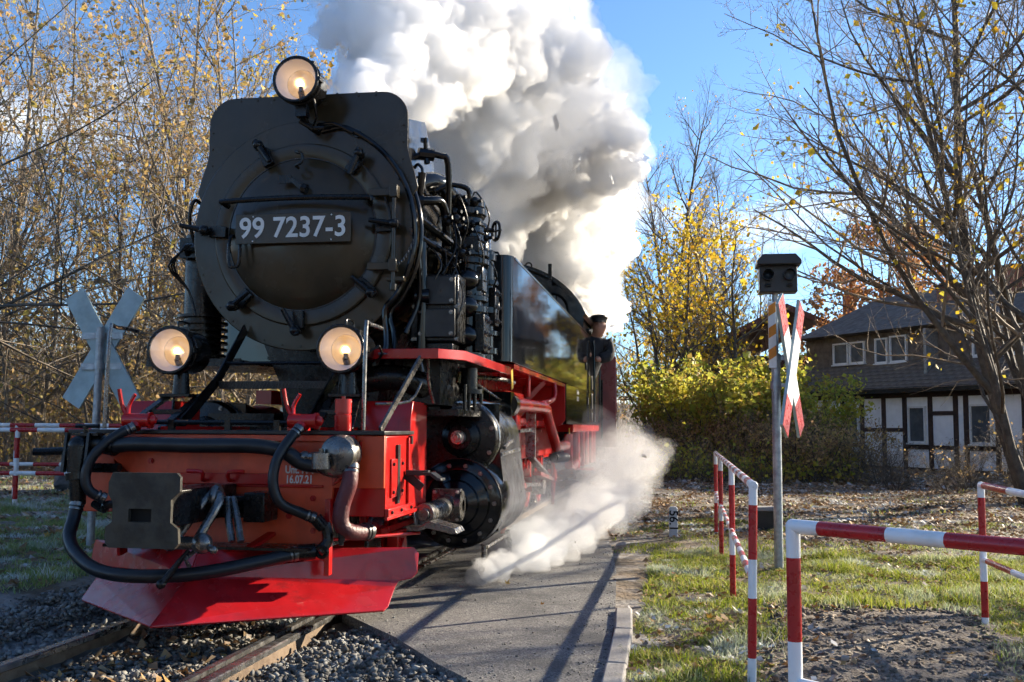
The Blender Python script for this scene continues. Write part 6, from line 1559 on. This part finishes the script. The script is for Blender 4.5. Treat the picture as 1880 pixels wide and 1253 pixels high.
# ---------------------------------------------------------------- steam
def billow(name, balls, voxel, mat, amps, label, seed=0.0, cat='steam', floor=None, shell=False):
    mb = MB()
    for (x, y, z, r) in balls: mb.ball((x, y, z), r, 14, 9)
    me = mb.mesh(name, mat)
    o = bpy.data.objects.new(name, me); col.objects.link(o)
    rm = o.modifiers.new('remesh', 'REMESH'); rm.mode = 'VOXEL'; rm.voxel_size = voxel
    sm = o.modifiers.new('smooth', 'SMOOTH'); sm.factor = .6; sm.iterations = 3
    bpy.context.view_layer.update()
    m2 = bpy.data.meshes.new_from_object(o.evaluated_get(bpy.context.evaluated_depsgraph_get()))
    o.modifiers.clear(); o.data = m2; m2.name = name
    # keep only the largest shell (no pockets inside the cloud)
    ne = len(m2.edges); ed = np.empty(ne * 2, np.int32); m2.edges.foreach_get('vertices', ed); ed = ed.reshape(-1, 2)
    lab = np.arange(len(m2.vertices))
    while True:
        mn = np.minimum(lab[ed[:, 0]], lab[ed[:, 1]]); new = lab.copy()
        np.minimum.at(new, ed[:, 0], mn); np.minimum.at(new, ed[:, 1], mn)
        new = new[new]; new = new[new]
        if np.array_equal(new, lab): break
        lab = new
    big = np.bincount(lab).argmax()
    if shell and (lab != big).any():
        import bmesh
        b4 = bmesh.new(); b4.from_mesh(m2); b4.verts.ensure_lookup_table()
        bmesh.ops.delete(b4, geom=[b4.verts[i] for i in np.nonzero(lab != big)[0].tolist()], context='VERTS')
        b4.to_mesh(m2); b4.free()
    n = len(m2.vertices); co = np.empty(n * 3, np.float32); no = np.empty(n * 3, np.float32)
    m2.vertices.foreach_get('co', co); m2.vertex_normals.foreach_get('vector', no); co = co.reshape(-1, 3); no = no.reshape(-1, 3)
    tot = np.zeros(n)
    for s, a in amps:
        tot += a * (np.array([abs(mnoise.noise(Vector((p[0] * s + seed, p[1] * s, p[2] * s)))) for p in co.tolist()]) - .22)
    co = co + no * tot[:, None]
    if floor is not None: co[:, 2] = np.maximum(co[:, 2], floor + .01 * np.sin(co[:, 0] * 9))
    m2.vertices.foreach_set('co', co.ravel().astype(np.float32)); m2.update()
    m2.polygons.foreach_set('use_smooth', [True] * len(m2.polygons))
    m2.materials.clear(); m2.materials.append(MATS[mat])
    return tag(o, label, cat, kind='stuff')
R9 = random.Random(77)
def along(path, n, jit, rj):
    out = []
    for k in range(n):
        t = (k + R9.random()) / n * (len(path) - 1); i = min(int(t), len(path) - 2); f = t - i
        a, b = path[i], path[i + 1]; c = [a[j] * (1 - f) + b[j] * f for j in range(4)]
        th, ph = R9.uniform(0, 6.28), R9.uniform(-1, 1); q = c[3] * jit * R9.uniform(.3, 1)
        out.append((c[0] + q * math.cos(th) * math.sqrt(1 - ph * ph), c[1] + q * math.sin(th) * math.sqrt(1 - ph * ph), c[2] + q * ph, c[3] * R9.uniform(rj[0], rj[1])))
    return out
# path of the plume: (x, y, z, radius)
PL = [(0, 7.75, 3.50, .22), (.10, 7.95, 3.85, .36), (.32, 8.6, 4.45, .68), (.45, 9.8, 4.9, .95), (.30, 11.5, 5.3, 1.20), (.25, 13.2, 5.4, 1.35), (.35, 15, 5.2, 1.45), (.55, 16.8, 4.9, 1.45), (.70, 18.2, 4.5, 1.25), (.75, 19.4, 3.9, .95), (.75, 20.2, 3.4, .55)]
TOP = [(.12, 8.2, 4.5, .45), (.12, 8.9, 5.3, .75), (-.05, 10.3, 6.3, 1.05), (-.45, 12.5, 7.3, 1.35), (-.75, 14.4, 7.6, 1.5), (-.4, 16.2, 6.9, 1.35)]
def puffs(src, n, f0, f1):
    out = []
    for (x, y, z, r) in src:
        for k in range(n):
            th, ph = R9.uniform(0, 6.28), R9.uniform(-1, 1); c = math.sqrt(1 - ph * ph)
            out.append((x + r * c * math.cos(th), y + r * c * math.sin(th), z + r * ph, r * R9.uniform(f0, f1)))
    return out
core = [(x, y, z, r * .8) for x, y, z, r in PL[1:]] + [(x, y, z, r * .8) for x, y, z, r in TOP]
mid = along(PL[1:], 110, .95, (.26, .46)) + along(TOP, 70, .95, (.28, .48))
balls = core + [(0, 7.75, 3.45, .22), (0, 7.8, 3.6, .26)] + mid + puffs(mid, 12, .20, .42)
billow('smoke_plume', balls, .046, 'steam_dense', [(.6, .38), (1.7, .30), (3.6, .24), (7.5, .16), (14.0, .10)], 'big white and grey steam plume from the chimney over the train', 2.0, shell=True)
billow('smoke_wisps', along(PL[2:8], 50, 1.0, (.45, .66)) + along(PL[7:], 16, .8, (.4, .6)) + along(TOP, 40, 1.0, (.45, .66)), .075, 'steam_wisp', [(1.1, .50), (2.7, .36), (6.0, .20), (12.0, .10)], 'thin torn steam wisps round the edge of the big plume', 31.0)
GS = [(1.22, 7.05, .14, .10), (1.35, 7.4, .15, .15), (1.48, 8.1, .18, .21), (1.60, 9.0, .22, .27), (1.75, 10.0, .25, .30), (1.82, 11.2, .28, .30), (1.88, 12.4, .28, .25)]
balls = along(GS, 60, .8, (.35, .6)) + [(x, y, z, r * .8) for x, y, z, r in GS]
billow('drain_steam', balls, .035, 'steam_soft', [(1.6, .26), (4.0, .20), (9.0, .10)], 'white jet of steam blowing over the path from the cylinder drain cock', 5.0, floor=.012)
GC = [(1.22, 7.02, .16, .06), (1.32, 7.35, .14, .11), (1.46, 7.8, .14, .15), (1.56, 8.3, .15, .15)]
balls = along(GC, 40, .8, (.4, .6)) + [(x, y, z, r * .8) for x, y, z, r in GC]
billow('drain_steam', balls, .022, 'steam_jet', [(3.0, .14), (7.0, .10), (15.0, .05)], 'dense white curl of steam at the drain cock below the cylinder', 9.0, floor=.012)
GT = [(1.35, 7.8, .28, .30), (1.55, 9.4, .42, .52), (1.75, 12.0, .48, .65), (1.85, 15.5, .5, .65), (1.9, 18, .5, .6), (1.9, 20, .45, .5)]
balls = along(GT, 50, .8, (.45, .7)) + [(x, y, z, r * .8) for x, y, z, r in GT]
billow('steam_veil', balls, .09, 'steam_thin', [(.9, .5), (2.2, .35), (5.0, .2)], 'thin drifting veil of steam beside the coach and wheels', 12.0, floor=.012)
